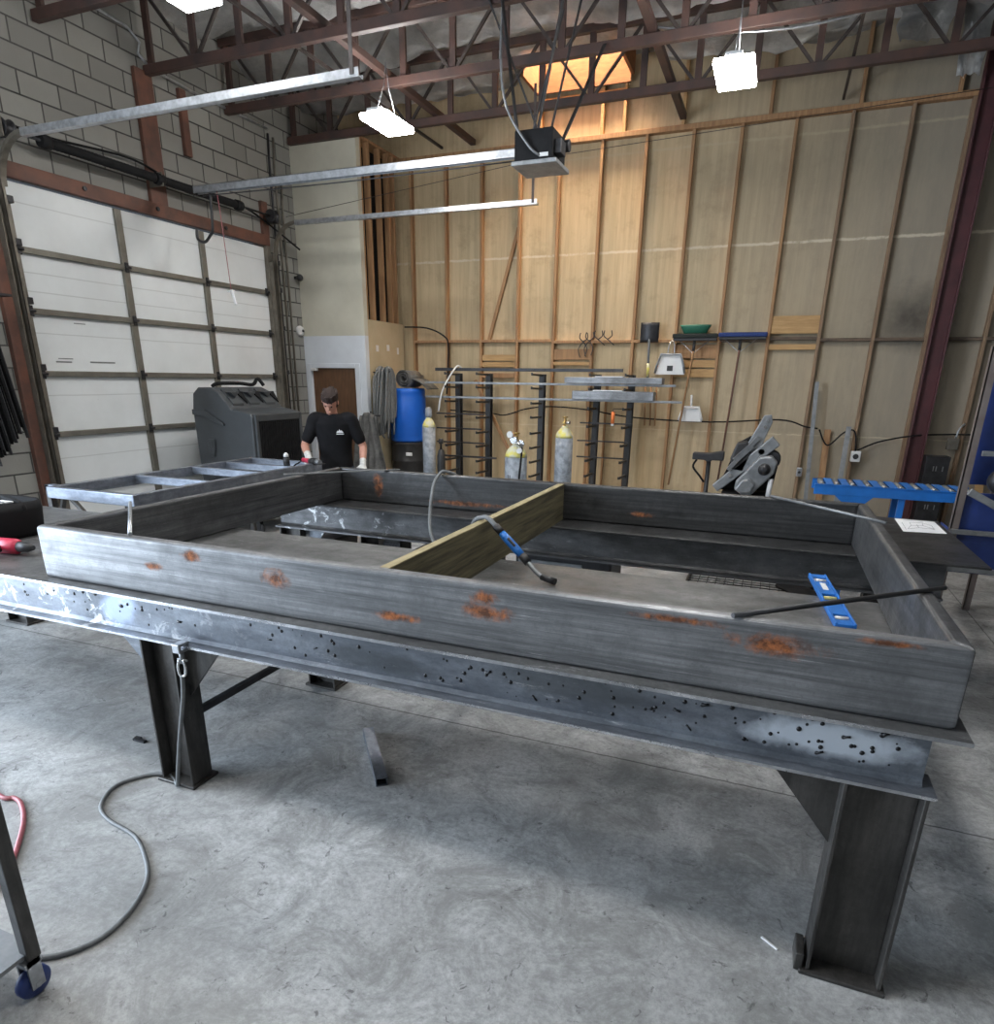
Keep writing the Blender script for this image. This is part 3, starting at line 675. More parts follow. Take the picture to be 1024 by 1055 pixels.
# spirit level lying on the near table inside the frame
lv = thing('spirit_level', (.35, 3.16, .9205), 'blue spirit level lying on the table plate inside the right end of the frame', 'spirit level')
a = Vector((.315, 3.535, 0)); b = Vector((.382, 2.79, 0)); d = (b-a).normalized(); n = Vector((-d.y, d.x, 0)); n = -n if n.x < 0 else n
def lvp(s, w, z): q = a + d*s + n*w; return (q.x, q.y, z)
def lvbox(mb, s0, s1, w0, w1, z0, z1): return mb.verts8([lvp(s0, w0, z0), lvp(s1, w0, z0), lvp(s1, w1, z0), lvp(s0, w1, z0), lvp(s0, w0, z1), lvp(s1, w0, z1), lvp(s1, w1, z1), lvp(s0, w1, z1)])
m = MB(); L = .75; W = .04
lvbox(m, 0, L, -W, -W+.01, .921, .945); lvbox(m, 0, L, W-.01, W, .921, .945)
for s0, s1 in ((0, .06), (.13, .33), (.43, .62), (.69, L)): lvbox(m, s0, s1, -W+.01, W-.01, .926, .941)
obj('body', m, M_blue, lv, .002, 1)
for s in (.095, .38, .655):
    v = MB(); p = lvp(s, 0, .935); q0 = lvp(s, -.026, .934); q1 = lvp(s, .026, .934)
    v.tube([q0, q1], .009, 10)
    obj('vial', v, M_yel if s == .38 else M_white, lv)
    h = MB(); lvbox(h, s-.032, s+.032, -W+.011, W-.011, .922, .928); obj('vial_housing', h, M_blk, lv)
m = MB(); lvbox(m, .16, .27, -.012, .012, .941, .9425); obj('printed_mark', m, M_white, lv)

# paper drawing with pencil lines
m = MB(); pc = [(.91, 4.985), (1.165, 5.02), (1.17, 5.44), (.925, 5.46)]
m.prism(pc, 'z', .9205, .9225); m.mi = 1
def pq(u, v):
    p = (Vector(pc[0])*(1-u)*(1-v) + Vector(pc[1])*u*(1-v) + Vector(pc[2])*u*v + Vector(pc[3])*(1-u)*v); return (p.x, p.y, .923)
for ln in (((.15, .2), (.45, .35), (.8, .3), (.6, .55), (.3, .5), (.15, .2)), ((.3, .5), (.32, .75), (.65, .8), (.6, .55)), ((.8, .3), (.82, .6), (.65, .8)), ((.2, .9), (.7, .92)), ((.45, .35), (.46, .6)), ((.1, .15), (.12, .7))):
    for p, q in zip(ln[:-1], ln[1:]): m.bar(pq(*p), pq(*q), .002, .0008)
tag(obj('paper_drawing', m, [M_paper, M_ink], org=(1.04, 5.2, .92)), 'sheet of white paper with a pencil sketch on the far table', 'paper')

# welding torch with its hose draped over the plank
tg = thing('welding_torch', (-1.1, 2.95, .921), 'welding torch with blue handle leaning over the wood plank, hose trailing behind', 'welding torch')
P0 = Vector((-1.24, 2.995, 1.185)); P1 = Vector((-1.0, 2.925, 1.0))
obj('handle', MB().tube([P0.lerp(P1, .3), P0.lerp(P1, .45), P0.lerp(P1, .7), P0.lerp(P1, .85)], [.017, .021, .021, .017], 12), M_blue, tg)
obj('grip_sleeve', MB().tube([P0.lerp(P1, .16), P0.lerp(P1, .32)], .019, 12).tube([P0.lerp(P1, .82), P0.lerp(P1, .98)], .02, 12), M_blk, tg)
obj('trigger', MB().bar(P0.lerp(P1, .5)+Vector((0, -.015, .018)), P0.lerp(P1, .68)+Vector((0, -.015, .018)), .012, .012), M_blk, tg, .003)
obj('neck', MB().tube([P0.lerp(P1, .96), (-.97, 2.91, .978), (-.935, 2.9, .955), (-.915, 2.895, .945)], .012, 10, True, 4), M_grey, tg)
obj('nozzle', MB().tube([(-.925, 2.897, .95), (-.85, 2.88, .938)], .0165, 12), M_blkm, tg)
obj('cable', MB().tube([P0.lerp(P1, .2), P0, (-1.284, 3.01, 1.186), (-1.36, 3.06, 1.12), (-1.55, 3.4, .72), (-1.85, 3.85, .62), (-2.12, 4.05, .8), (-2.2, 4.24, 1.08), (-2.21, 4.38, 1.18), (-2.17, 4.42, 1.193), (-2.1, 4.5, 1.14), (-2.0, 4.72, .98), (-1.9, 5.1, .935), (-1.85, 5.45, .94), (-1.85, 5.6, .7), (-1.8, 5.6, .1)], .0125, 9, True, 6), M_greyhose, tg)

# ground clamp and its cable on the floor
gc = thing('ground_clamp', (-2.23, 1.93, .74), 'ground clamp gripping the front beam flange beside the left leg', 'clamp')
obj('jaw', MB().box(-2.255, -2.215, 1.905, 1.96, .715, .729).box(-2.255, -2.215, 1.905, 1.96, .743, .757).box(-2.255, -2.215, 1.9, 1.915, .715, .757), M_galv, gc, .004)
obj('screw', MB().tube([(-2.235, 1.93, .72), (-2.238, 1.93, .66)], .011, 10).tube([(-2.262, 1.93, .675), (-2.21, 1.93, .675)], .005, 8), M_grey, gc)
obj('shackle', MB().tube([(-2.25, 1.925, .675), (-2.26, 1.922, .64), (-2.252, 1.92, .605), (-2.24, 1.92, .6), (-2.222, 1.92, .61), (-2.216, 1.922, .645), (-2.225, 1.925, .68)], .006, 8, True, 4), M_chrome, gc)
cb = [(-2.24, 1.92, .605), (-2.25, 1.915, .5), (-2.3, 1.91, .3), (-2.34, 1.905, .12), (-2.36, 1.905, .03), (-2.4, 1.93, .01)] + [(x, y, .0095) for x, y in ((-2.49, 1.965), (-2.58, 1.92), (-2.64, 1.8), (-2.57, 1.67), (-2.45, 1.61), (-2.24, 1.57), (-2.05, 1.46), (-1.965, 1.37), (-1.915, 1.26), (-1.905, 1.15), (-1.95, 1.06), (-2.04, 1.0), (-2.2, .97), (-2.5, .9))]
tag(obj('ground_cable', MB().tube(cb, .009, 9, True, 7), M_greyhose, org=(-2.24, 1.9, 0)), 'grey welding ground cable curling over the floor from the table leg', 'cable')
tag(obj('air_hose', MB().tube([(x, y, .011) for x, y in ((-3.9, 1.75), (-3.4, 1.62), (-3.05, 1.54), (-2.975, 1.555), (-2.89, 1.53), (-2.76, 1.45), (-2.6, 1.31), (-2.49, 1.19), (-2.45, 1.02), (-2.6, .8))], .0105, 9, True, 7), M_redhose, org=(-3, 1.5, 0)), 'pinkish red air hose on the floor at the left edge', 'hose')

# offcut and soapstone on the floor
a = Vector((-1.815, 2.685, .022)); b = Vector((-1.495, 2.3, .022))
m = MB(); dd = (b-a).normalized(); ss = Vector((-dd.y, dd.x, 0))*.028
for off, w_, h_, z_ in ((0, .056, .004, .002), (0, .056, .004, .042)): m.bar(a.xy.to_3d()+Vector((0, 0, z_)), b.xy.to_3d()+Vector((0, 0, z_)), w_, h_)
for s in (-1, 1): m.bar(a+ss*s*.93, b+ss*s*.93, .004, .04)
tag(obj('tube_offcut', m, M_trestle, org=(-1.65, 2.5, 0)), 'short square tube offcut lying on the concrete floor', 'tube')
tag(obj('soapstone_stick', MB().bar((.205, 2.035, .004), (.258, 1.998, .004), .009, .007), M_white, org=(.23, 2.0, 0), bevel=.002), 'small white marking stick on the floor left of the right leg', 'marking stick')
tag(obj('steel_scrap', MB().box(-2.93, -2.85, 2.14, 2.16, 0, .012).box(-2.94, -2.9, 2.16, 2.175, 0, .01), M_blkm, org=(-2.9, 2.15, 0)), 'tiny dark steel scrap on the floor left of the left leg', 'scrap')

# cart whose post and caster show at the lower left
ct = thing('tool_cart', (-2.3, .95, 0), 'steel tool cart on casters, one post at the lower left corner', 'cart')
for x in (-2.62, -1.905):
    for y in (.55, .93):
        obj('post', MB().box(x-.02, x+.02, y-.02, y+.02, .14, .82), M_leg, ct, .004)
obj('lower_shelf', MB().box(-2.62, -1.9, .53, .95, .15, .165), M_grey, ct)
obj('upper_shelf', MB().box(-2.64, -1.9, .52, .95, .79, .82), M_grey, ct)
for x in (-2.6, -1.91):
    for y in (.57, .92):
        c = obj('caster', MB().lathe([(.02, -.016), (.045, -.016), (.05, -.01), (.05, .01), (.045, .016), (.02, .016)], (x, y, .05), 20, 'x'), M_navy, ct)
        obj('fork', MB().box(x-.028, x-.02, y-.02, y+.02, .04, .14).box(x+.02, x+.028, y-.02, y+.02, .04, .14).box(x-.028, x+.028, y-.025, y+.025, .125, .14).lathe([(.01, -.03), (.01, .03)], (x, y, .05), 10, 'x'), M_galv, c)

# ---------------------------------------------------------------- tool bag and red cordless tools at the left end of the near table
bg = thing('tool_bag', (-4.25, 2.48, .92), 'black open tool bag on the left end of the near table', 'bag')
def bagring(z, gx, gy): return [(-4.22 + gx*math.copysign(abs(math.cos(a))**.55, math.cos(a)), 2.5 + gy*math.copysign(abs(math.sin(a))**.55, math.sin(a)), z) for a in [2*PI*k/28 for k in range(28)]]
obj('body', MB().ring_loft([bagring(.921, .2, .15), bagring(.95, .22, .17), bagring(1.08, .23, .18), bagring(1.13, .22, .17), bagring(1.12, .205, .155), bagring(1.0, .2, .15)]), M_rub, bg)
obj('handle', MB().tube([(-4.42, 2.52, 1.08), (-4.4, 2.52, 1.12), (-4.22, 2.52, 1.15), (-4.03, 2.52, 1.12), (-4.0, 2.52, 1.08)], .016, 8, True, 5), M_rub, bg)
obj('pocket', MB().box(-4.34, -4.1, 2.31, 2.325, .96, 1.06).box(-4.3, -4.14, 2.3, 2.31, .97, 1.04), M_blk, bg, .01)
obj('label_patch', MB().box(-4.15, -4.05, 2.42, 2.5, 1.128, 1.136), M_white, bg)
obj('wrench', MB().bar((-4.22, 2.4, 1.12), (-4.06, 2.42, 1.135), .02, .008).lathe([(.03, -.005), (.03, .005)], (-4.06, 2.42, 1.135), 12, 'z'), M_galv, bg)
def red_tool(c, ang, lab):
    t = thing('cordless_tool', c, lab, 'power tool', 'red cordless tools')
    R_ = Matrix.Rotation(ang, 4, 'Z'); T_ = Matrix.Translation(Vector(c)) @ R_
    def tp(p): return T_ @ Vector(p)
    obj('motor_body', MB().tube([tp((-.1, 0, .045)), tp((-.09, 0, .045)), tp((.04, 0, .045)), tp((.06, 0, .045))], [.03, .042, .042, .03], 14), M_red, t)
    obj('gear_nose', MB().tube([tp((.055, 0, .045)), tp((.11, 0, .045)), tp((.15, 0, .045))], [.03, .026, .012], 12), M_blk, t)
    obj('grip', MB().tube([tp((-.03, 0, .04)), tp((-.04, -.06, .038)), tp((-.05, -.13, .036))], [.022, .021, .026], 10), M_blk, t)
    obj('battery', MB().box(-.1, .02, -.2, -.13, .003, .072, T_), M_red, t, .01)
    obj('battery_stripe', MB().box(-.09, .01, -.201, -.19, .02, .035, T_), M_white, t)
    return t
red_tool((-3.7, 2.22, .921), .15, 'red cordless grinder lying in front of the black tool bag, nose toward the frame')
red_tool((-3.78, 2.5, .921), 2.6, 'red cordless driver lying between the tool bag and the frame corner')

# ---------------------------------------------------------------- bluish tube trestle frame being ground by the worker
tr = thing('trestle_frame', (-4.8, 4.7, 0), 'bright bluish steel tube frame on legs beside the white door, where the worker grinds', 'frame')
TX0, TX1, TY0, TY1, TZ0, TZ1 = -5.24, -4.3, 3.5, 5.8, .91, 1.0
for nme, (a0, a1, b0, b1) in (('end_tube', (TX0, TX1, TY0, TY0+.05)), ('end_tube', (TX0, TX1, TY1-.05, TY1)), ('side_tube', (TX0, TX0+.05, TY0+.05, TY1-.05)), ('side_tube', (TX1-.05, TX1, TY0+.05, TY1-.05))):
    obj(nme, MB().box(a0, a1, b0, b1, TZ0, TZ1), M_trestle, tr, .006)
for y in (4.3, 4.95, 5.4):
    obj('cross_tube', MB().box(TX0+.05, TX1-.05, y-.025, y+.025, TZ0+.02, TZ1-.004), M_trestle, tr, .005)
obj('angle_clip', MB().box(TX0+.05, TX0+.1, 4.33, 4.38, TZ0+.02, TZ1).box(TX0+.05, TX0+.1, 4.98, 5.03, TZ0+.02, TZ1), M_grey, tr)
for x, y in ((TX0-.1, TY0+.1), (TX1-.2, TY0+.12), (TX0+.03, TY1-.1), (TX1-.03, TY1-.1)):
    obj('leg', MB().box(x-.025, x+.025, y-.025, y+.025, 0, TZ0 if x > TX0 else TZ1), M_leg, tr, .004)
obj('outrigger', MB().box(TX0-.125, TX0, TY0+.075, TY0+.125, TZ1-.05, TZ1), M_trestle, tr, .004)
obj('diagonal_brace', MB().bar((TX0+.12, TY0+.1, TZ0), (TX1-.22, TY0+.12, .35), .03, .03).bar((TX0+.1, TY0+.06, TZ0), (TX0-.1, TY0+.1, .55), .03, .03), M_leg, tr)
t = thing('spray_bottle', (-4.42, 5.4, TZ1), 'small dark bottle with a white cap standing on the bluish frame beside the grinder', 'bottle')
bx, by = -4.43, 5.4
obj('body', MB().lathe([(.025, .0), (.032, .004), (.032, .075), (.02, .09)], (bx, by, .9965), 16), M_blk, t)
obj('cap', MB().lathe([(.02, .088), (.026, .092), (.024, .115), (.008, .13)], (bx, by, .9965), 14), M_white, t)
# ---------------------------------------------------------------- evaporative cooler by the white door
cl = thing('evaporative_cooler', (-6.0, 6.7, 0), 'large charcoal evaporative cooler on casters in front of the white door', 'cooler')
prof = [(-6.36, .16), (-6.4, .5), (-6.42, 1.45), (-6.39, 1.64), (-6.3, 1.71), (-6.12, 1.71), (-6.0, 1.66), (-5.83, 1.475), (-5.56, 1.43), (-5.535, 1.4), (-5.55, .2), (-5.6, .16)]
obj('body', MB().prism(prof, 'y', 6.22, 7.12), M_cooler, cl, .03, 3)
for y0 in (6.3, 6.58, 6.86):
    obj('hood_vent', MB().prism([(-6.03, 1.74-.035), (-5.86, 1.535), (-5.86, 1.5), (-6.05, 1.64)], 'y', y0+.0, y0+.17).prism([(y0+.01, 1.66), (y0+.16, 1.66), (y0+.085, 1.6)], 'x', -5.99, -5.9), M_cooler, cl, .004)
    m = MB(); A = Vector((-5.985, y0+.185, 1.655)); B = Vector((-5.985, y0+.29, 1.655)); C = Vector((-5.87, y0+.24, 1.53))
    nrm = (B-A).cross(C-A).normalized(); nrm = nrm if nrm.x > 0 else -nrm
    vs = [m.bm.verts.new(p + nrm*o) for o in (-.004, .012) for p in (A, B, C)]
    m._f(vs[:3]); m._f(vs[3:])
    for i in range(3): m._f([vs[i], vs[(i+1) % 3], vs[3+(i+1) % 3], vs[3+i]])
    obj('vent_opening', m, M_rub, cl)
pad = MB().box(-5.545, -5.525, 6.3, 7.04, .28, 1.34)
for k in range(19):
    y = 6.32 + k*.0385
    pad.box(-5.53, -5.515, y, y+.012, .3, 1.33)
obj('cooling_pad', pad, M_flat, cl)
obj('front_rim', MB().box(-5.55, -5.512, 6.25, 6.3, .2, 1.42).box(-5.55, -5.512, 7.04, 7.09, .2, 1.42).box(-5.55, -5.512, 6.3, 7.04, 1.34, 1.42).box(-5.55, -5.512, 6.3, 7.04, .2, .28), M_cooler, cl, .01)
obj('side_recess', MB().prism([(-6.22, 1.12), (-6.12, 1.12), (-6.12, 1.02), (-6.14, .92), (-6.22, .92)], 'y', 6.19, 6.225).box(-6.2, -6.14, 6.182, 6.2, .96, 1.1), M_cooler, cl, .006)
obj('side_groove', MB().prism([(-6.39, .74), (-6.2, .69), (-5.95, .76), (-5.95, .735), (-6.2, .655), (-6.39, .71)], 'y', 6.195, 6.225), M_cooler, cl, .008)
obj('shoulder_bulge', MB().prism([(-6.41, 1.4), (-6.25, 1.38), (-5.95, 1.28), (-5.95, 1.31), (-6.22, 1.46), (-6.41, 1.46)], 'y', 6.195, 6.225), M_cooler, cl, .008)
obj('drain_knob', MB().lathe([(.03, 0), (.03, -.03), (.015, -.05)], (-6.0, 6.2, .58), 14, 'y'), M_chrome, cl)
obj('top_handle', MB().tube([(-6.35, 6.5, 1.715), (-6.3, 6.55, 1.75), (-6.2, 6.8, 1.755), (-6.12, 6.95, 1.74), (-6.08, 7.0, 1.81), (-6.02, 7.03, 1.73)], .022, 8, True, 4), M_rub, cl)
for x in (-6.4, -5.66):
    for y in (6.3, 7.03):
        obj('caster', MB().lathe([(.02, -.02), (.065, -.02), (.07, 0), (.065, .02), (.02, .02)], (x, y, .07), 18, 'y').box(x-.03, x+.03, y-.03, y-.022, .06, .17).box(x-.03, x+.03, y+.022, y+.03, .06, .17), M_blk, cl)

# ---------------------------------------------------------------- black strips hung on the block wall at the left edge
for k in range(26):
    y = 3.9 + .0145*k + random.uniform(-.006, .006); x = XL + .29 + .03*(k % 4); zb = 1.06 + .0115*k + random.uniform(-.06, .06)
    m = MB(); w_ = random.uniform(.015, .026)
    m.bar((x+.06, y-.02, zb), (x, y-.12, 2.502), .006, w_*2, (1, 0, 0))
    tag(obj('rubber_strip', m, [M_rub, M_flat, M_rub, M_blk][k % 4], org=(x, y, zb)), 'long dark strip hanging in the bundle on the block wall at the left edge', 'strip', 'dark strips hanging on the block wall')
t = thing('wall_rail', (XL+.1, 4.0, 2.5), 'steel rail on the block wall carrying the dark hanging strips', 'rail')
obj('bar', MB().bar((XL+.32, 3.6, 2.5), (XL+.32, 4.35, 2.5), .2, .02), M_blkm, t); obj('bracket', MB().box(XL-.005, XL+.3, 4.0, 4.02, 2.44, 2.49), M_blkm, t)

# ---------------------------------------------------------------- drums, hoses and hide beside the office box
t = thing('steel_drum', (-5.45, 9.7, 0), 'black drum underneath the blue drum, beside the office wall', 'drum')
def drumprof(h, r): return [(r-.02, 0), (r, .01), (r, .03), (r-.008, .05), (r-.008, h*.32), (r+.004, h*.335), (r-.008, h*.35), (r-.008, h*.64), (r+.004, h*.655), (r-.008, h*.67), (r-.008, h-.05), (r, h-.03), (r, h-.008), (r-.015, h)]
obj('shell', MB().lathe(drumprof(.86, .285), (-5.45, 9.7, 0), 36), M_blk, t)
obj('paper_label', MB().box(-5.35, -5.25, 9.412, 9.44, .66, .71), M_paper, t)
t = thing('plastic_drum', (-5.45, 9.7, .862), 'bright blue plastic drum stacked on the black drum', 'drum')
obj('shell', MB().lathe([(.25, 0), (.278, .015), (.282, .05), (.276, .075), (.286, .12), (.288, .4), (.286, .68), (.275, .72), (.282, .745), (.282, .8), (.27, .822), (.2, .824)], (-5.45, 9.7, .863), 40), M_drum, t)
t = thing('rubber_mat_roll', (-5.38, 9.7, 1.69), 'rolled grey rubber mat lying on top of the blue drum', 'mat')
m = MB(); pr_ = []
for i in range(70):
    a = i/70*2*PI*3.1; r = .035 + .026*a/2/PI*1.35
    pr_.append((math.cos(a)*r, math.sin(a)*r))
def spiral(u, v):
    i = u*69; k = int(min(i, 68)); f = i-k
    x = pr_[k][0]*(1-f)+pr_[k+1][0]*f; z = pr_[k][1]*(1-f)+pr_[k+1][1]*f
    l = math.hypot(x, z) or 1
    return (-5.41+x, 9.5 + v*.42, 1.836+z), (x/l, 0, z/l)
obj('roll', m.sheet(spiral, 110, 2, .012), M_tarp, t)
obj('loose_flap', MB().sheet(lambda u, v: ((-5.3+.3*u, 9.52+.38*v, 1.83-.15*u*u), (.2, 0, 1)), 8, 2, .012), M_tarp, t)
# hose bundle hanging on the bare return wall
hb = thing('hose_bundle', (-5.68, 9.3, 1.9), 'bundle of grey hoses hanging on the bare drywall beside the blue drum', 'hose')
m = MB()
for k in range(30):
    o = random.uniform(-.13, .13); dz = random.uniform(-.12, .15); dx = random.uniform(0, .2)
    m.tube([(-5.68+dx, 9.1+o, 1.05+dz), (-5.66+dx, 9.12+o*.9, 1.5), (-5.67+dx, 9.18+o*.4, 1.93+.05*random.random()), (-5.65+dx, 9.26+o*.5, 1.88), (-5.65+dx, 9.28+o*.6, 1.5), (-5.66+dx, 9.26+o*.6, 1.1+dz)], .015, 7, True, 5)
obj('coils', m, M_greyhose, hb)
obj('hook', MB().tube([(-5.755, 9.2, 1.92), (-5.5, 9.2, 1.9), (-5.46, 9.2, 1.94)], .012, 8), M_blkm, hb)
obj('loop', MB().tube([(-5.6, 9.1, 1.95), (-5.62, 8.98, 1.8), (-5.6, 8.93, 1.4), (-5.58, 9.0, 1.1), (-5.55, 9.12, .95)], .013, 7, True, 6), M_greyhose, hb)
def hide(u, v):
    x = -5.62 + .62*(u-.5)*(.45+.55*min(1, v*1.6)); f = noise.noise(Vector((u*7, v*2, 2)))*.09 + .05*math.sin(u*17)
    return (x + .15*v*.3, 8.78 - .1*v + f*(.3+v), 1.36 - 1.3*v + .06*noise.noise(Vector((u*3, 0, 1)))*(1 if v < .2 else .2) - .12*abs(u-.5)*(1-v)), (0, -1, .1)
hd = thing('leather_cover', (-5.6, 8.8, 0), 'dark grey leather cover draped beside the worker under the hose bundle', 'cover')
obj('hide', MB().sheet(hide, 30, 24, .012), M_tarp, hd)
obj('stand_post', MB().tube([(-5.6, 8.85, 0), (-5.6, 8.84, 1.36)], .02, 8).tube([(-5.75, 8.85, 1.3), (-5.45, 8.85, 1.3)], .015, 8), M_blkm, hd)

# ---------------------------------------------------------------- gas cylinders
def cylinder(c, r, h_, lab, body, shoulder, cap=None, reg=False, text=False):
    x, y = c; h = h_
    t = thing('gas_cylinder', (x, y, 0), lab, 'gas cylinder', 'gas cylinders along the back wall')
    obj('tank', MB().lathe([(r*.8, 0), (r, .02), (r, h*.5), (r, h)], (x, y, 0), 28), body, t)
    sh = [(r, h), (r*.96, h+.03), (r*.8, h+.075), (r*.5, h+.115), (.04, h+.13), (.036, h+.15)]; h -= .06
    obj('shoulder', MB().lathe(sh, (x, y, 0), 28), shoulder, t)
    if cap: obj('cap', MB().lathe([(.045, h+.2), (.05, h+.22), (.05, h+.31), (.03, h+.34), (.01, h+.345)], (x, y, 0), 18), cap, t)
    else:
        v = obj('valve', MB().lathe([(.02, h+.2), (.02, h+.28), (.014, h+.29), (.014, h+.31)], (x, y, 0), 14).lathe([(.035, h+.31), (.038, h+.318), (.035, h+.327)], (x, y, 0), 14).lathe([(.014, -.07), (.014, 0)], (x, y, h+.255), 12, 'y'), M_brass, t)
        if not reg: obj('side_outlet', MB().lathe([(.022, 0), (.022, .07)], (x, y, h+.25), 12, 'x'), M_chrome, v)
    if reg:
        g = obj('regulator', MB().lathe([(.038, -.1), (.038, -.05), (.025, -.03)], (x, y, h+.25), 16, 'y').lathe([(.04, 0), (.04, .025)], (x+.07, y-.06, h+.21), 14, 'y').tube([(x-.02, y-.07, h+.25), (x+.1, y-.07, h+.18)], .018, 10), M_chrome, t)
        obj('gauge', MB().lathe([(.035, -.14), (.035, -.11)], (x-.03, y, h+.31), 18, 'y').lathe([(.03, -.13), (.03, -.105)], (x+.08, y, h+.14), 18, 'y'), M_white, g)
        obj('gas_hose', MB().tube([(x+.1, y-.08, h+.17), (x+.11, y-.15, h), (x+.1, y-.17, h*.7), (x+.16, y-.15, h*.45), (x+.35, y-.1, .3), (x+.4, y, .05)], .011, 8, True, 5), M_rub, t)
    if text:
        m = MB()
        for k, (dz, hh) in enumerate(((.0, .07), (-.1, .07), (-.2, .07))):
            for s in (-1, 1):
                a = -PI/2 - .35 + .1*s; a2 = a+.09
                m.prism([(x+(r+.001)*math.cos(a), y+(r+.001)*math.sin(a)), (x+(r+.001)*math.cos(a2), y+(r+.001)*math.sin(a2)), (x+(r-.004)*math.cos(a2), y+(r-.004)*math.sin(a2)), (x+(r-.004)*math.cos(a), y+(r-.004)*math.sin(a))], 'z', h-.2+dz, h-.2+dz+hh)
        obj('stencilled_letters', m, M_blk, t)
    return t
cylinder((-4.66, 8.9), .095, 1.16, 'slim grey gas cylinder with yellow shoulder and grey cap, right of the drums', M_cyl, M_yel, M_cyl)
cylinder((-2.6, 7.05), .125, 1.02, 'grey gas cylinder with regulator and black lettering, before the storage rack', M_cyl, M_yel, None, True, True)
cylinder((-2.47, 8.5), .115, 1.13, 'grey gas cylinder with brass valve, right of the one with the regulator', M_cyl, M_yel)
t = thing('torch_cylinder', (-4.46, 8.82, 0), 'small black cylinder standing right of the slim grey one', 'gas cylinder')
obj('tank', MB().lathe([(.05, 0), (.06, .01), (.06, .75), (.04, .84), (.02, .86)], (-4.44, 8.85, 0), 18), M_blk, t)
obj('valve', MB().lathe([(.015, .85), (.015, .93), (.035, .94), (.035, 1.0), (.015, 1.01)], (-4.44, 8.85, 0), 14), M_blkm, t)

# ---------------------------------------------------------------- cantilever storage rack along the back wall
ry = 9.86
def rack(xs, lab, levels):
    t = thing('storage_rack', (sum(xs)/len(xs), ry, 0), lab, 'rack', 'cantilever racks on the back wall')
    for x in xs:
        p = obj('post', MB().box(x-.04, x+.04, ry+.14, ry+.15, 0, 1.92).box(x-.04, x+.04, ry+.04, ry+.05, 0, 1.92).box(x-.005, x+.005, ry+.05, ry+.14, 0, 1.92).box(x-.08, x+.08, ry-.05, ry+.2, 0, .012), M_blk, t)
        for z in levels:
            obj('arm', MB().bar((x, ry+.04, z), (x, ry-.4, z+.01), .025, .028).box(x-.012, x+.012, ry-.41, ry-.4, z, z+.035), M_blk, t)
    return t
rack((-4.66, -4.14), 'black cantilever rack with two posts beside the slim cylinder, bars lying on its arms', (.44, .62, .84, 1.05, 1.27, 1.5, 1.71, 1.9))
rack((-3.27,), 'single black rack post with short arms behind the regulator cylinder', (.44, .65, .86, 1.07, 1.3, 1.5, 1.71, 1.9))
rack((-2.42, -1.92), 'black cantilever rack with two posts below the stacked steel plates', (.5, .72, .95, 1.2, 1.45, 1.71, 1.9))
n_ = 0
for z, x0, x1, yy, s, lab in ((1.935, -4.92, -2.0, ry-.2, .045, 'long dark tube lying across the top arms of the racks'), (1.75, -5.05, -1.25, ry-.3, .03, 'long grey flat bar lying across the rack arms, upper of two'), (1.54, -5.05, -1.15, ry-.3, .03, 'long grey flat bar lying across the rack arms, lower of two'),
                           (1.3, -4.86, -4.05, ry-.3, .02, 'short bar on the left rack, topmost of its low arms'), (1.08, -4.86, -4.1, ry-.3, .02, 'short bar on the left rack, second of its low arms'), (.87, -4.86, -4.05, ry-.3, .02, 'short bar on the left rack, third of its low arms'), (.655, -4.84, -3.85, ry-.3, .026, 'longer bar on the left rack, lowest and reaching past the post'),
                           (1.235, -2.55, -1.8, ry-.3, .018, 'thin bar on the right rack just under the orange handle'), (.985, -2.58, -1.85, ry-.3, .018, 'thin bar on the right rack, second from its bottom'), (.755, -2.58, -1.85, ry-.3, .018, 'thin bar on the right rack, lowest in view')):
    tag(obj('stock_bar', MB().box(x0, x1, yy-.02, yy+.02, z-.003+.02, z-.003+.02+s), M_blkm if z > 1.9 or z < 1.4 else M_grey, org=((x0+x1)/2, yy, z), bevel=.003), lab, 'bar', 'bar stock on the racks')
M_plate = steel('grey plate', (.3, .31, .33), (.2, .21, .225), .5, .5, (2, 6, 9), white=.3)
for x0, x1, z, h, lab in ((-2.78, -1.42, 1.8, .083, 'thick grey steel block on the right rack, upper of two, papers on top'), (-2.66, -1.52, 1.585, .115, 'thick grey steel block on the right rack, lower of two')):
    tag(obj('steel_block', MB().box(x0, x1, ry-.42, ry-.2, z, z+h), M_plate, org=(-2.1, ry-.3, z), bevel=.006), lab, 'steel block', 'steel blocks on the rack')
for x0, x1, z, lab in ((-2.34, -1.95, 1.885, 'white papers lying on the upper steel block'), (-2.36, -1.95, 1.702, 'white paper lying on the lower steel block')):
    tag(obj('paper_sheet', MB().box(x0, x1, ry-.43, ry-.24, z, z+.012), M_paper, org=(x0, ry-.3, z)), lab, 'paper')
t = thing('hammer_handle', (-2.02, ry-.42, 1.25), 'orange handled tool hanging on the right rack below the blocks', 'tool')
obj('grip', MB().tube([(-2.05, ry-.44, 1.27), (-2.05, ry-.44, 1.43)], .026, 10), M_orange, t); obj('tip', MB().tube([(-2.05, ry-.44, 1.24), (-2.05, ry-.44, 1.272)], .024, 10), M_white, t); obj('hook', MB().tube([(-2.05, ry-.44, 1.42), (-2.05, ry-.44, 1.47), (-1.93, ry-.4, 1.47)], .006, 6), M_blkm, t)
tag(obj('curved_strip', MB().tube([(-4.5, 9.72, 1.985), (-4.55, 9.62, 2.008), (-4.72, 9.5, 1.68), (-4.79, 9.48, 1.36)], .014, 8, True, 6), M_white, org=(-4.5, 9.3, 1.5)), 'pale bent strip hooked over the left end of the rack', 'strip')
tag(obj('leaning_bar', MB().bar((-4.45, 10.11, 1.82), (-3.42, 10.06, .02), .05, .025, (0, 1, 0)), M_handle, org=(-3.8, 9.8, 0)), 'long pale bar leaning diagonally between the rack posts', 'bar')
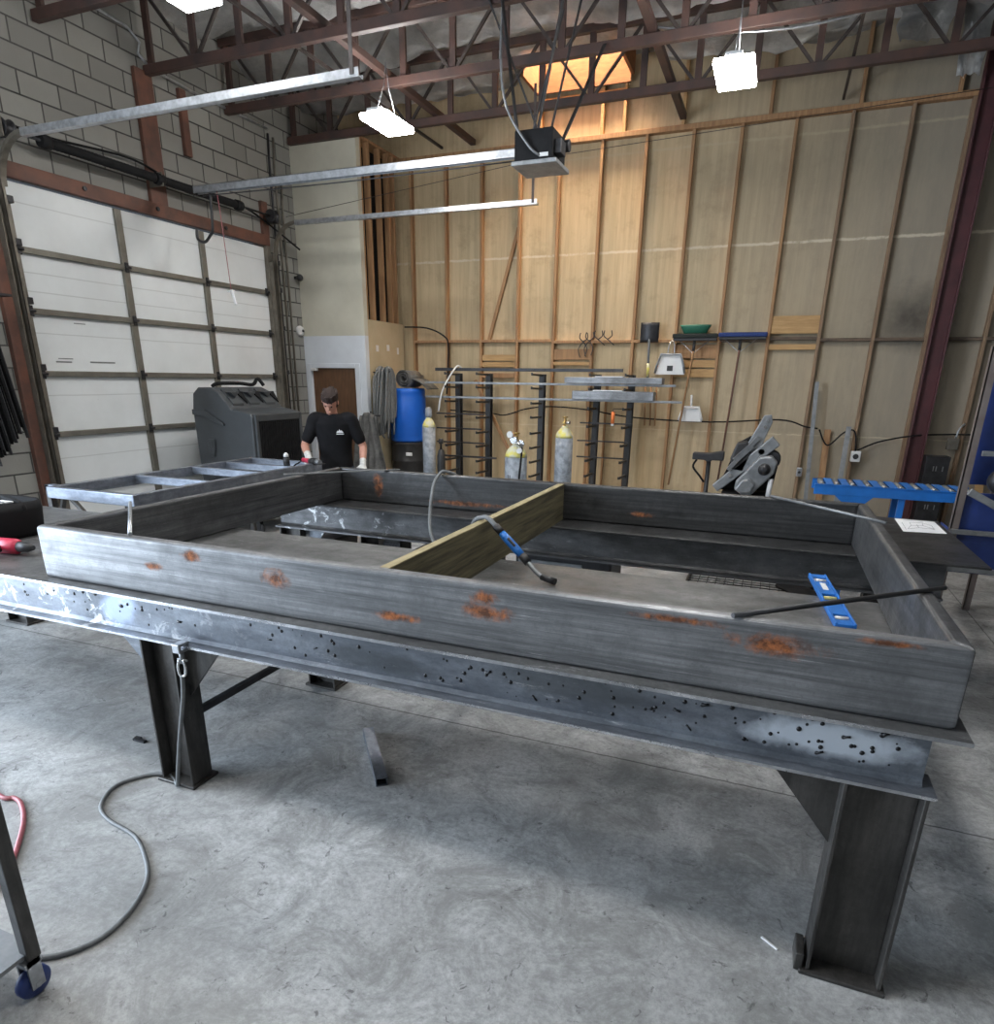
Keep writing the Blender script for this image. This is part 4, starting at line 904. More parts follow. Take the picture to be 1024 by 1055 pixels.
for k, (xb, xt, lab) in enumerate(((-1.72, -1.76, 'first wooden tool handle hanging below the shovel'), (-1.64, -1.68, 'second wooden tool handle hanging below the shovel'), (-1.57, -1.6, 'third wooden tool handle hanging below the shovel'))):
    tag(obj('wooden_stick', MB().tube([(xb, 10.1, 1.22), (xt, 10.15, 1.78)], .014, 8), M_handle, org=(xb, 10, 1.2)), lab, 'handle', 'wooden handles under the shovel')

# ---------------------------------------------------------------- things hung on the studs
t = thing('shovel', (-1.75, 10.1, 2.2), 'dark square shovel hung head up on the studs', 'shovel')
obj('blade', MB().sheet(lambda u, v: ((-1.88+.26*u - .0*v, 10.1 - .04*math.sin(PI*u) - .02*v, 2.36+.26*v), (0, -1, 0)), 10, 6, .008), M_blkm, t)
obj('handle', MB().tube([(-1.75, 10.08, 2.5), (-1.74, 10.06, 2.3), (-1.72, 10.06, 1.8)], [.02, .018, .016], 10), M_greyhose, t)
obj('grip_band', MB().tube([(-1.732, 10.06, 2.08), (-1.724, 10.06, 1.9)], .02, 10), M_yel, t)
def pan(x0, x1, z0, z1, y, nm, lab, hang):
    t = thing(nm, ((x0+x1)/2, y, z0), lab, 'dustpan')
    w = x1-x0; xm = (x0+x1)/2
    obj('tray', MB().prism([(x0, z0), (x1, z0), (x1-.02, z0+(z1-z0)*.45), (xm+w*.33, z1), (xm-w*.33, z1), (x0+.02, z0+(z1-z0)*.45)], 'y', y-.01, y), M_white, t, .006)
    obj('rim', MB().tube([(x0, y-.03, z0+.02), (x0+.02, y-.045, z0+(z1-z0)*.45), (xm-w*.33, y-.05, z1), (xm+w*.33, y-.05, z1), (x1-.02, y-.045, z0+(z1-z0)*.45), (x1, y-.03, z0+.02)], .016, 8), M_white if nm != 'long_dustpan' else M_grey, t)
    return t
t = pan(-1.62, -1.21, 1.93, 2.2, 10.05, 'long_dustpan', 'white dustpan with dark rim hanging from a wire loop right of the shovel', 1)
obj('wire_loop', MB().tube([(-1.46, 10.0, 2.2), (-1.45, 10.0, 2.32), (-1.415, 10.05, 2.38), (-1.38, 10.0, 2.32), (-1.37, 10.0, 2.2)], .008, 7, True, 4), M_galv, t)
obj('sticker', MB().box(-1.46, -1.38, 10.035, 10.039, 1.98, 2.05), M_blk, t)
t = pan(-1.23, -.91, 1.3, 1.5, 10.06, 'dustpan', 'plain white dustpan hanging low beside the broom handle', 0)
obj('handle', MB().tube([(-1.075, 10.04, 1.5), (-1.08, 10.04, 1.6), (-1.085, 10.06, 1.66)], .016, 8), M_white, t)
def broom(x0, x1, z, xh, xe, ze, nm, lab, mb_, mh):
    t = thing(nm, ((x0+x1)/2, 10.05, z), lab, 'broom')
    obj('bristles', MB().box(x0, x1, 10.0, 10.13, z, z+.055), mb_, t, .012)
    obj('block', MB().box(x0+.01, x1-.01, 10.02, 10.1, z-.035, z), M_blk, t, .006)
    obj('handle', MB().tube([(xh, 10.06, z-.02), (xh, 10.0, z-.2), (xe, 9.95, ze)], .0135, 10), mh, t)
    obj('brace', MB().tube([(xh-.2, 10.05, z-.03), (xh, 10.0, z-.2), (xh+.2, 10.05, z-.03)], .005, 6), M_galv, t)
    obj('ferrule', MB().tube([(xh, 10.05, z-.03), (xh, 10.01, z-.17)], .02, 10), M_blkm, t)
    return t
broom(-1.42, -.82, 2.41, -1.12, -1.28, .4, 'push_broom', 'black bristled push broom hung upside down under the green tub', M_blackbr, M_handle)
broom(-.81, -.19, 2.42, -.52, -.6, .4, 'push_broom', 'blue bristled push broom hung upside down at the right of the black one', M_bluebr, M_rust)
t = thing('plastic_tub', (-1.13, 10.1, 2.47), 'green and grey tub resting above the black push broom', 'tub')
obj('bowl', MB().ring_loft([[(-1.13+a*math.cos(q), 10.1+b*math.sin(q)*.5, zz) for q in [2*PI*k/24 for k in range(24)]] for a, b, zz in ((.15, .12, 2.47), (.2, .15, 2.56), (.21, .16, 2.58), (.19, .14, 2.57), (.14, .1, 2.48))]), M_green, t)
for k, (x, z) in enumerate(((-2.72, 2.4), (-2.63, 2.41), (-2.5, 2.43), (-2.36, 2.43))):
    t = thing('tongs', (x, 10.14, 2.2), ['black curved tongs on the studs, leftmost of the four', 'black curved tongs on the studs, second of the four', 'black curved tongs on the studs, third of the four', 'black curved tongs on the studs, rightmost of the four'][k], 'tongs', 'tongs hanging on the blocking')
    obj('jaw', MB().tube([(x-.05, 10.15, z+.1), (x-.06, 10.15, z+.03), (x, 10.14, z-.02)], .008, 7, True, 4).tube([(x+.05, 10.15, z+.1), (x+.06, 10.15, z+.03), (x, 10.14, z-.02)], .008, 7, True, 4), M_blkm, t)
    if k < 2: obj('rein', MB().tube([(x, 10.14, z-.02), (x-.07, 10.14, z-.12), (x-.04, 10.14, z-.24)], .007, 7, True, 4).tube([(x, 10.14, z-.02), (x+.06, 10.14, z-.12), (x+.03, 10.14, z-.22)], .007, 7, True, 4), M_blkm, t)
    else: obj('rein', MB().tube([(x, 10.14, z-.02), (x+.1, 10.14, z-.1)], .007, 7), M_blkm, t)

# ---------------------------------------------------------------- bandsaw, roller stand, conveyor
bs = thing('bandsaw', (-.2, 7.6, 0), 'grey tilted metal cutting bandsaw behind the far table', 'bandsaw')
obj('base', MB().prism([(-.5, .1), (.12, .1), (.06, .72), (-.4, .72)], 'y', 7.45, 7.9), M_flat, bs, .02)
obj('bow_frame', MB().prism([(-.46, .72), (.1, .74), (.13, 1.0), (-.02, 1.22), (-.18, 1.3), (-.3, 1.22), (-.38, .95)], 'y', 7.66, 7.78), M_flat, bs, .01)
def sawpt(s, w): return (-.46 + s*.72 - w*.7, .74 + s*.66 + w*.72)
obj('lower_beam', MB().prism([sawpt(0, -.03), sawpt(.78, -.03), sawpt(.78, .09), sawpt(0, .06)], 'y', 7.5, 7.62), M_grey, bs, .01)
obj('motor_cover', MB().prism([(-.27, .78), (-.19, .72), (-.1, .72), (.1, .96), (.12, 1.07), (.06, 1.13), (-.06, 1.12), (-.26, .86)], 'y', 7.36, 7.5), M_grey, bs, .018, 3)
obj('motor_cap', MB().prism([(-.26, .78), (-.2, .74), (-.1, .76), (-.07, .84), (-.13, .9), (-.2, .88)], 'y', 7.31, 7.37), M_grey, bs, .014)
obj('knob', MB().lathe([(.06, 0), (.06, -.02), (.035, -.025), (.035, -.05), (.015, -.052)], (.0, 7.36, 1.0), 20, 'y'), M_blk, bs)
obj('blade_guard', MB().prism([(-.3, 1.0), (-.14, .95), (.02, 1.46), (.0, 1.53), (-.07, 1.52)], 'y', 7.55, 7.66), M_grey, bs, .008)
obj('wheel_housing', MB().prism([(-.32, .95), (-.2, .93), (-.14, 1.12), (-.2, 1.26), (-.3, 1.24), (-.35, 1.08)], 'y', 7.5, 7.7), M_blk, bs, .02)
obj('tension_arm', MB().bar((-.36, 7.48, .96), (-.1, 7.52, 1.3), .03, .04).bar((-.3, 7.46, 1.06), (-.15, 7.5, 1.22), .02, .06), M_grey, bs)
obj('hydraulic_cylinder', MB().tube([(.07, 7.4, .7), (.08, 7.42, .9)], .025, 12), M_white, bs)
obj('gear_case', MB().lathe([(.09, -.06), (.1, -.04), (.1, .05), (.08, .06)], (.05, 7.6, 1.08), 16, 'y').lathe([(.03, -.1), (.03, .1)], (-.05, 7.6, 1.16), 12, 'y'), M_blk, bs)
obj('bolt_heads', MB().lathe([(.016, 0), (.016, -.02)], (-.03, 7.55, 1.47), 8, 'y').lathe([(.016, 0), (.016, -.02)], (-.045, 7.55, 1.41), 8, 'y').lathe([(.02, 0), (.02, -.02)], (-.33, 7.5, .9), 10, 'y'), M_chrome, bs)
rs = thing('roller_stand', (-.6, 8.0, 0), 'black T shaped support stand left of the bandsaw', 'stand')
obj('head', MB().prism([(-.78, 1.0), (-.78, 1.075), (-.6, 1.075), (-.48, 1.1), (-.44, 1.1), (-.44, 1.0), (-.56, 1.0), (-.585, .98), (-.62, .98), (-.64, 1.0)], 'y', 7.93, 8.07), M_blk, rs, .01)
obj('post', MB().tube([(-.6, 8.0, .03), (-.6, 8.0, .99)], .024, 12), M_blk, rs)
obj('base', MB().box(-.85, -.35, 7.96, 8.04, 0, .04).box(-.64, -.56, 7.75, 8.25, 0, .04), M_blk, rs, .006)
obj('cable', MB().tube([(-.73, 7.95, 1.0), (-.76, 7.93, .92), (-.68, 7.94, .82), (-.63, 7.97, .75)], .012, 7, True, 4), M_rub, rs)
cv = thing('roller_conveyor', (1.0, 6.6, 0), 'blue roller conveyor standing behind the paper drawing', 'conveyor')
cx0, cx1, cy0, cy1, cz = .43, 1.66, 6.45, 6.8, .94
obj('side_rail', MB().box(cx0, cx1, cy0-.02, cy0, cz-.02, cz+.07).box(cx0, cx1, cy0-.03, cy0, cz+.062, cz+.07), M_blue, cv, .002, 1)
obj('side_rail', MB().box(cx0, cx1, cy1, cy1+.02, cz-.02, cz+.07).box(cx0, cx1, cy1, cy1+.03, cz+.062, cz+.07), M_blue, cv, .002, 1)
for k in range(10):
    x = cx0 + .06 + k*.123
    obj('roller', MB().lathe([(.024, cy0), (.024, cy1)], (x, 0, cz+.055), 14, 'y'), M_grey, cv)
for k in range(9):
    x = cx0 + .12 + k*.123
    obj('cover_plate', MB().box(x-.03, x+.03, cy0-.03, cy1+.03, cz+.07, cz+.075), M_blue, cv)
obj('rating_label', MB().box(cx1-.13, cx1-.02, cy0-.0225, cy0-.0195, cz-.005, cz+.035), M_galv, cv)
for x in (.76, 1.12):
    obj('leg', MB().box(x-.025, x+.025, cy0, cy0+.04, .0, cz-.02).box(x-.025, x+.025, cy1-.04, cy1, 0, cz-.02).box(x-.02, x+.02, cy0+.04, cy1-.04, .3, .34), M_blue, cv, .003)
    if x < 1: obj('gusset', MB().prism([(x-.16, cz-.02), (x+.14, cz-.02), (x+.06, cz-.1), (x-.07, cz-.1)], 'y', cy0-.02, cy0-.012), M_blue, cv)

# leaning stock and electrics at the right of the back wall
tag(obj('leaning_channel', MB().bar((.6, 9.98, 0), (.5, 10.1, 1.86), .05, .02, (0, 1, 0)), M_grey, org=(.55, 10, 0)), 'grey steel strip leaning upright on the wall left of the outlet', 'steel strip', 'strips leaning by the outlet')
tag(obj('leaning_channel', MB().bar((.95, 9.8, 0), (.97, 10.1, 1.3), .06, .02, (0, 1, 0)), M_grey, org=(.95, 10, 0)), 'shorter wide grey strip leaning beside the outlet', 'steel strip', 'strips leaning by the outlet')
tag(obj('leaning_board', MB().bar((.76, 10.08, 0), (.73, 10.2, 1.25), .08, .02, (0, 1, 0)), M_stud, org=(.75, 10, 0)), 'short wooden board leaning between the two grey strips', 'board')
tag(obj('leaning_board', MB().bar((2.6, 10.02, 0), (2.5, 10.2, 1.75), .09, .02, (0, 1, 0)), M_board, org=(2.55, 10, 0)), 'pale holed board leaning on the wall at the right edge', 'board')
t = thing('outlet_box', (1.11, 10.1, .9), 'white outlet box on the wall with a black round socket', 'outlet')
obj('box', MB().box(1.05, 1.17, 10.08, 10.16, .85, .99), M_white, t, .01); obj('socket', MB().lathe([(.035, 0), (.035, -.012)], (1.11, 10.082, .92), 16, 'y'), M_blk, t)
t = thing('outlet_box', (.45, 10.1, .67), 'small grey outlet box low on a stud', 'outlet')
obj('box', MB().box(.42, .49, 10.1, 10.16, .61, .73), M_galv, t, .006); obj('socket', MB().lathe([(.018, 0), (.018, -.008)], (.455, 10.1, .67), 12, 'y'), M_blk, t)
t = thing('junction_box', (2.18, 10.1, 1.15), 'brown metal junction box on a stud at the right', 'junction box')
obj('box', MB().box(2.12, 2.24, 10.08, 10.16, 1.06, 1.2), M_track, t, .004); obj('conduit', MB().tube([(2.2, 10.12, 1.2), (2.22, 10.12, 1.32), (2.27, 10.14, 1.38)], .012, 8, True, 3), M_galv, t)
for k, (z0, z1, lab) in enumerate(((.64, 1.0, 'dark cabinet with pale marks beside the red column, upper of two'), (.16, .58, 'dark cabinet behind the conveyor, lower of two'))):
    t = thing('dark_cabinet', (1.98, 9.85, z0), lab, 'cabinet', 'dark cabinets at the column')
    obj('case', MB().box(1.86, 2.12, 9.74, 9.95, z0, z1), M_blkm, t, .008)
    obj('vent_slot', MB().box(1.95, 1.96, 9.735, 9.742, z0+.18, z0+.24).box(1.98, 1.99, 9.735, 9.742, z0+.18, z0+.24).box(2.05, 2.06, 9.735, 9.742, z0+.18, z0+.24), M_grey, t)
tag(obj('cabinet_stand', MB().box(1.86, 2.12, 9.75, 9.95, .0, .158).box(1.87, 1.9, 9.95, 10.0, 0, .9).box(1.86, 2.12, 9.75, 9.95, .582, .638), M_blkm, org=(2, 9.85, 0)), 'dark stand under the two cabinets by the red column', 'stand')
cm = struct('trim_3', (1.75, 9.98, 0))
obj('steel_column', MB().box(1.66, 1.675, 9.9, 10.05, 0, 5.85).box(1.835, 1.85, 9.9, 10.05, 0, 5.85).box(1.675, 1.835, 9.965, 9.98, 0, 5.85), simple('maroon column paint', (.09, .028, .032), .5, 0, (.06, .022, .025), 4), cm, .003)
obj('base_plate', MB().box(1.6, 1.9, 9.85, 10.1, 0, .015), M_rust, cm)
for nm, pts, lab, r in (('wall_cable', [(-4.9, 10.12, 1.35), (-4.2, 10.145, 1.32), (-3.95, 10.148, 1.3), (-3.6, 10.148, 1.4), (-3.2, 10.12, 1.45), (-2.6, 10.1, 1.42), (-1.9, 10.1, 1.33), (-.8, 10.12, 1.3), (.1, 10.12, 1.36), (.44, 10.14, 1.28), (.6, 10.14, 1.26)], 'black cable strung along the studs behind the racks', .011),
                    ('wall_cable', [(.62, 10.12, 1.25), (.75, 10.1, 1.05), (.92, 10.1, 1.22), (1.05, 10.12, 1.24), (1.1, 10.1, .98)], 'black cable looping down to the outlet box', .011),
                    ('wall_cable', [(1.12, 10.1, 1.0), (1.35, 10.1, 1.12), (1.66, 9.9, 1.22), (2.0, 10.1, 1.24), (2.6, 10.12, 1.26)], 'black cable from the outlet box past the red column', .011),
                    ('wall_cable', [(-5.7, 10.12, 2.62), (-5.3, 10.12, 2.6), (-5.0, 10.12, 2.48), (-4.92, 10.12, 2.3), (-4.95, 10.1, 1.6)], 'black cable drooping from the office corner along the studs', .013)):
    tag(obj(nm, MB().tube(pts, r, 6, True, 6), M_rub, org=pts[0]), lab, 'cable')

# ---------------------------------------------------------------- blue machine stand at the right edge
bm_ = thing('machine_stand', (1.7, 5.95, 0), 'navy blue machine stand with grey rails at the right edge', 'machine stand')
M_post = simple('grey angle post', (.2, .17, .16), .5, .3, (.13, .1, .09), 6)
for x, y in ((1.34, 5.72), (1.75, 6.5), (2.2, 5.72), (2.2, 6.5)):
    obj('post', MB().box(x, x+.05, y, y+.008, 0, 2.1).box(x, x+.008, y, y+.05, 0, 2.1), M_post, bm_)
obj('blue_panel', MB().box(1.4, 2.2, 5.76, 5.78, .5, 1.1).box(1.4, 1.41, 5.8, 6.3, .5, .78), M_navy, bm_, .004)
obj('upper_panel', MB().box(1.42, 2.2, 5.85, 5.87, 1.15, 2.0), M_navy, bm_)
for z in (.52, .8, 1.37):
    obj('cross_rail', MB().box(1.34 + (.08 if z > 1 else 0), 2.24, 5.69, 5.72, z, z+.035), M_grey, bm_, .003)
obj('round_head', MB().lathe([(.06, 0), (.09, -.02), (.09, -.1), (.06, -.12)], (1.58, 5.74, 1.2), 20, 'y'), M_blkm, bm_)
obj('feed_arm', MB().bar((1.39, 5.67, 1.12), (1.7, 5.67, .96), .03, .05), M_grey, bm_, .006)

# ---------------------------------------------------------------- things seen through the gap between the tables
m = MB()
for k in range(16): m.bar((-.53+.08*k, 5.75, .03), (-.53+.08*k, 6.95, .03), .008, .008)
for k in range(16): m.bar((-.55, 5.77+.078*k, .038), (.69, 5.77+.078*k, .038), .008, .008)
m.box(-.56, -.54, 5.74, 6.96, .001, .045).box(.68, .7, 5.74, 6.96, .001, .045).box(-.54, .68, 5.74, 5.76, .001, .045).box(-.54, .68, 6.94, 6.96, .001, .045)
tag(obj('mesh_grate', m, M_blkm, org=(.15, 6.3, 0)), 'dark wire mesh grate lying on the floor behind the far table', 'grate')
tag(obj('black_cloth', MB().sheet(lambda u, v: ((.28+.3*u+.05*math.sin(v*9), 6.05+.5*v, .082+.03*noise.noise(Vector((u*4, v*4, 1)))), (0, 0, 1)), 10, 10, .012), M_rub, org=(.45, 6.2, .05)), 'black cloth lying on the mesh grate', 'cloth')
t = thing('welding_machine', (-1.25, 5.0, 0), 'dark welding machine with louvres standing under the far table', 'welder')
obj('case', MB().box(-1.75, -.98, 4.78, 5.2, .06, .56), M_blkm, t, .015)
obj('louvre', MB().box(-1.16, -1.02, 4.772, 4.782, .2, .21).box(-1.16, -1.02, 4.772, 4.782, .26, .27).box(-1.16, -1.02, 4.772, 4.782, .32, .33).box(-1.16, -1.02, 4.772, 4.782, .38, .39).box(-1.16, -1.02, 4.772, 4.782, .44, .45), M_grey, t)
obj('face_panel', MB().box(-1.72, -1.2, 4.77, 4.782, .1, .5), M_grey, t, .004)
for x in (-1.65, -1.08): obj('wheel', MB().lathe([(.02, -.02), (.06, -.02), (.06, .02), (.02, .02)], (x, 4.84, .06), 16, 'y'), M_rub, t)
for k, (x0, x1, y0, y1, h, lab, mm) in enumerate(((-3.98, -3.4, 4.7, 5.05, .5, 'black tool crate under the far table near the left tube', M_blk), (-2.95, -2.78, 4.75, 4.95, .56, 'narrow black case standing under the far table', M_blk), (-2.7, -1.95, 4.75, 5.1, .46, 'long low black case under the far table before the welder', M_blk))):
    t = thing('equipment_case', ((x0+x1)/2, (y0+y1)/2, 0), lab, 'case', 'black cases under the far table')
    obj('shell', MB().box(x0, x1, y0, y1, 0, h), mm, t, .02)
    for j in range(6):
        xx = x0 + (x1-x0)*(j+.5)/6
        obj('rib', MB().box(xx-.012, xx+.012, y0-.008, y0, .05, h-.05), M_blkm, t)
    obj('handle', MB().tube([((x0+x1)/2-.06, (y0+y1)/2, h-.005), ((x0+x1)/2-.05, (y0+y1)/2, h+.03), ((x0+x1)/2+.05, (y0+y1)/2, h+.03), ((x0+x1)/2+.06, (y0+y1)/2, h-.005)], .01, 7), M_blkm, t)
tag(obj('white_rag', MB().ball((-3.55, 4.62, .05), .07, 12, (1.2, .8, .7)), M_glove, org=(-3.55, 4.62, 0)), 'crumpled white rag on the floor under the far table', 'rag')
# ---------------------------------------------------------------- the worker
PW = Matrix.Translation((-4.37, 6.16, 0)) @ Matrix.Rotation(math.radians(24), 4, 'Z')
def pw(x, y, z): return PW @ Vector((x, y, z))
pn = thing('person', PW.translation[:], 'person in a black t-shirt and white gloves bending his head over the bluish frame', 'person')
def limb(mb, pts, rs, n=16):
    """tapering limb with a rounded start and end"""
    P = [pw(*p) for p in pts]
    fine, fr_ = [], []
    k = 6
    sp = spline(P, k)
    for i, p in enumerate(sp):
        t = i/k; a = min(int(t), len(rs)-2) if len(rs) > 1 else 0; f = t-a
        fine.append(p); fr_.append(rs[a]*(1-f)+rs[a+1]*f)
    mb.tube(fine, fr_, n)
    for p, r in ((fine[0], fr_[0]), (fine[-1], fr_[-1])): mb.ball(p, r*.99, 14)
def torso(mb, rows, n=28):
    rings = []
    for (x, y, z, a, b) in rows:
        rings.append([pw(x + a*math.copysign(abs(math.cos(q))**.8, math.cos(q)), y + b*math.sin(q), z) for q in [2*PI*k/n for k in range(n)]])
    mb.ring_loft(rings)
def remesh(o, v, it=3):
    m = o.modifiers.new('skin', 'REMESH'); m.mode = 'VOXEL'; m.voxel_size = v; m.use_smooth_shade = True
    s = o.modifiers.new('smooth', 'SMOOTH'); s.iterations = it; s.factor = .5
SH = {-1: (-.185, -.075, 1.415), 1: (.185, -.075, 1.415)}
EL = {-1: (-.31, -.11, 1.14), 1: (.30, -.03, 1.13)}
WR = {-1: (-.235, -.30, 1.045), 1: (.315, -.20, .955)}
HC = Vector((0.0, -.155, 1.6))                     # head centre
HT = Matrix.Translation(PW @ HC) @ Matrix.Rotation(math.radians(24), 4, 'Z') @ Matrix.Rotation(math.radians(6), 4, 'Y') @ Matrix.Rotation(math.radians(38), 4, 'X')
def hp(x, y, z): return HT @ Vector((x, y, z))
b = MB()
torso(b, [(0, .0, .86, .14, .10), (0, 0, .93, .165, .115), (0, -.005, 1.03, .15, .105), (0, -.02, 1.15, .155, .11), (0, -.04, 1.27, .175, .12), (0, -.06, 1.36, .18, .115), (0, -.07, 1.43, .13, .09), (0, -.08, 1.47, .07, .065)])
limb(b, [(0, -.07, 1.42), (0, -.1, 1.5), (0, -.13, 1.57)], [.062, .055, .055])
for s in (-1, 1):
    limb(b, [SH[s], EL[s]], [.056, .042])
    limb(b, [EL[s], tuple((Vector(EL[s])*.65+Vector(WR[s])*.35)), WR[s]], [.041, .041, .028])
    limb(b, [(s*.09, 0, .9), (s*.105, .0, .5), (s*.11, .02, .09)], [.088, .058, .042])
    limb(b, [(s*.11, .05, .05), (s*.125, -.14, .04)], [.045, .036])
# head: skull, jaw, nose, brow, ears
def hring(z, a, bf, bb, n=24): return [hp(a*math.cos(q), (-bf if math.sin(q) < 0 else bb)*abs(math.sin(q)), z) for q in [2*PI*k/n for k in range(n)]]
b.ring_loft([hring(-.118, .022, .082, .0), hring(-.105, .042, .09, .02), hring(-.07, .058, .094, .055), hring(-.03, .067, .094, .082), hring(.01, .073, .093, .094), hring(.05, .075, .094, .098), hring(.085, .067, .083, .088), hring(.108, .046, .058, .062), hring(.118, .015, .02, .02)])
b.ring_loft([[hp(x*w, y, z) for x, y in ((-1, 0), (-.5, -d), (.5, -d), (1, 0), (0, .02))] for z, w, d, y in ()] or [[hp(.012*math.cos(q), -.09 - .004 + .006*math.sin(q), .018) for q in (0, 1.6, 3.1, 4.7)], [hp(.018*math.cos(q), -.104 + .012*math.sin(q), -.03) for q in (0, 1.6, 3.1, 4.7)], [hp(.012*math.cos(q), -.092 + .008*math.sin(q), -.042) for q in (0, 1.6, 3.1, 4.7)]])
b.tube([hp(-.045, -.088, .03), hp(-.02, -.098, .032), hp(.02, -.098, .032), hp(.045, -.088, .03)], .009, 8)
b.tube([hp(-.022, -.094, -.062), hp(0, -.1, -.06), hp(.022, -.094, -.062)], .008, 8); b.tube([hp(-.02, -.092, -.074), hp(0, -.098, -.075), hp(.02, -.092, -.074)], .009, 8)
for s in (-1, 1): b.ball(hp(s*.077, .005, -.005), .028, 10, (.45, .7, 1.1), HT.to_3x3())
# hands: palm, four bent fingers and a thumb, closed on what they hold
def hand(mb, s, r=1.0):
    w = Vector(WR[s]); d = (w - Vector(EL[s])).normalized()
    dn = Vector((0, -.35, -1)).normalized(); fwd = (d*.6 + Vector((0, -.5, -.3))).normalized()
    side = fwd.cross(dn).normalized()*s
    if side.x*s > 0: side = -side                   # thumbs point to the middle
    side = Vector((-s, 0, .1)).normalized(); nrm = fwd.cross(side).normalized(); nrm = nrm if nrm.z < 0 else -nrm
    pc_ = w + fwd*.05
    rings = []
    for t, a, b_ in ((-.055, .026, .022), (-.02, .036, .02), (.02, .042, .018), (.045, .04, .015)):
        c = pc_ + fwd*t
        rings.append([pw(*(c + side*a*r*math.cos(q) + nrm*b_*r*math.sin(q))) for q in [2*PI*k/14 for k in range(14)]])
    mb.ring_loft(rings)
    for k, L in enumerate((.068, .078, .074, .058)):
        base = pc_ + fwd*.038 + side*(.03 - .02*k)
        p1 = base + fwd*L*.5 + nrm*.008; p2 = p1 + fwd*L*.12 + nrm*L*.4; p3 = p2 - fwd*L*.25 + nrm*L*.22
        limb(mb, [tuple(base), tuple(p1), tuple(p2), tuple(p3)], [.0098*r, .0095*r, .009*r, .008*r], 8)
    b0 = pc_ + side*.03 - fwd*.02; b1 = b0 + side*.03 + fwd*.03 + nrm*.012; b2 = b1 + fwd*.028 + nrm*.018 - side*.008
    limb(mb, [tuple(b0), tuple(b1), tuple(b2)], [.014*r, .011*r, .009*r], 8)
    return pc_, fwd, side, nrm
for s in (-1, 1): hand(b, s, .9)
body = obj('body', b, M_skin, pn); remesh(body, .0065, 2)
for s in (-1, 1):
    g = MB(); hand(g, s, 1.16)
    w = Vector(WR[s]); e = (Vector(EL[s]) - w).normalized()
    g.tube([pw(*(w + e*.07)), pw(*(w + e*.035)), pw(*(w - e*.01))], [.037, .034, .034], 14)
    o = obj('glove', g, M_glove, pn); remesh(o, .005, 1)
# clothing
c = MB()
torso(c, [(0, 0, .84, .178, .132), (0, 0, .93, .18, .13), (0, -.005, 1.03, .172, .125), (0, -.02, 1.15, .178, .128), (0, -.04, 1.27, .197, .138), (0, -.06, 1.37, .2, .13), (0, -.07, 1.435, .16, .105), (0, -.08, 1.475, .085, .078)])
for s in (-1, 1):
    a = Vector(SH[s]); e = Vector(EL[s])
    limb(c, [(s*.1, -.07, 1.41), tuple(a), tuple(a.lerp(e, .35)), tuple(a.lerp(e, .72))], [.07, .076, .07, .064])
sh = obj('t_shirt', c, M_shirt, pn); remesh(sh, .008, 2)
lg = MB()
def lgp(u, v): return pw(.055 + .1*u, 0, 1.305+v)
for pts in (((.0, .0), (.18, .22), (.26, .12), (.38, .36), (.52, .16), (.62, .26), (.85, 0)),):
    A = [Vector(pw(.05+.085*u, -.185, 1.285+.1*v)) for u, v in pts]; Bk = [q + (PW.to_3x3() @ Vector((0, .025, 0))) for q in A]
    va = [lg.bm.verts.new(q) for q in A]; vb = [lg.bm.verts.new(q) for q in Bk]
    lg._f(va); lg._f(vb[::-1])
    for i in range(len(va)): lg._f([va[i], va[(i+1) % len(va)], vb[(i+1) % len(va)], vb[i]])
lg.verts8([Vector(pw(x, y, z)) for x, y, z in ((.05, -.185, 1.268), (.125, -.185, 1.268), (.125, -.16, 1.268), (.05, -.16, 1.268), (.05, -.185, 1.276), (.125, -.185, 1.276), (.125, -.16, 1.276), (.05, -.16, 1.276))])
obj('chest_print', lg, M_white, sh)
j = MB()
torso(j, [(0, 0, .82, .17, .125), (0, 0, .9, .18, .13), (0, 0, .99, .168, .12)])
for s in (-1, 1): limb(j, [(s*.09, 0, .88), (s*.105, 0, .5), (s*.11, .02, .08)], [.102, .075, .066])
o = obj('jeans', j, M_jean, pn); remesh(o, .01, 2)
for s in (-1, 1):
    f = MB(); limb(f, [(s*.11, .06, .055), (s*.118, -.04, .06), (s*.128, -.17, .045)], [.054, .054, .044]); f.prism([(0, 0)]*0 or [pw(s*.11+a, bb, 0).xy[:] for a, bb in ((-.05, .11), (.05, .11), (.06, -.1), (.04, -.21), (-.02, -.21), (-.045, -.1))], 'z', 0.001, .03)
    o = obj('shoe', f, M_rub, pn); remesh(o, .009, 2)
h = MB()
h.ring_loft([hring(-.02, .0, .0, .0)]*0 or [hring(.122, .02, .025, .025), hring(.128, .045, .055, .06)][:0] or [
    [hp(.081*math.cos(q), max(-.02, .104*math.sin(q)) if math.sin(q) < 0 else .106*math.sin(q), z) for q in [2*PI*k/24 for k in range(24)]] for z in (-.05, -.01, .03)] + [hring(.055, .084, .1, .108), hring(.092, .078, .1, .1), hring(.122, .056, .075, .074), hring(.136, .02, .03, .03)])
for k in range(40):
    q = 2*PI*k/40; rr = random.uniform(.75, 1)
    h.tube([hp(.06*math.cos(q), .075*math.sin(q), .105), hp(.082*rr*math.cos(q), .1*rr*math.sin(q), .09+random.uniform(0, .035)), hp(.086*math.cos(q+.15), .107*math.sin(q+.15), .055 + random.uniform(-.01, .02))], [.012, .011, .005], 6)
o = obj('hair', h, M_hair, pn); remesh(o, .005, 1)
for s in (-1, 1):
    e = MB(); e.ball(hp(s*.031, -.086, .008), .01, 12); obj('eye', e, M_hair, pn)
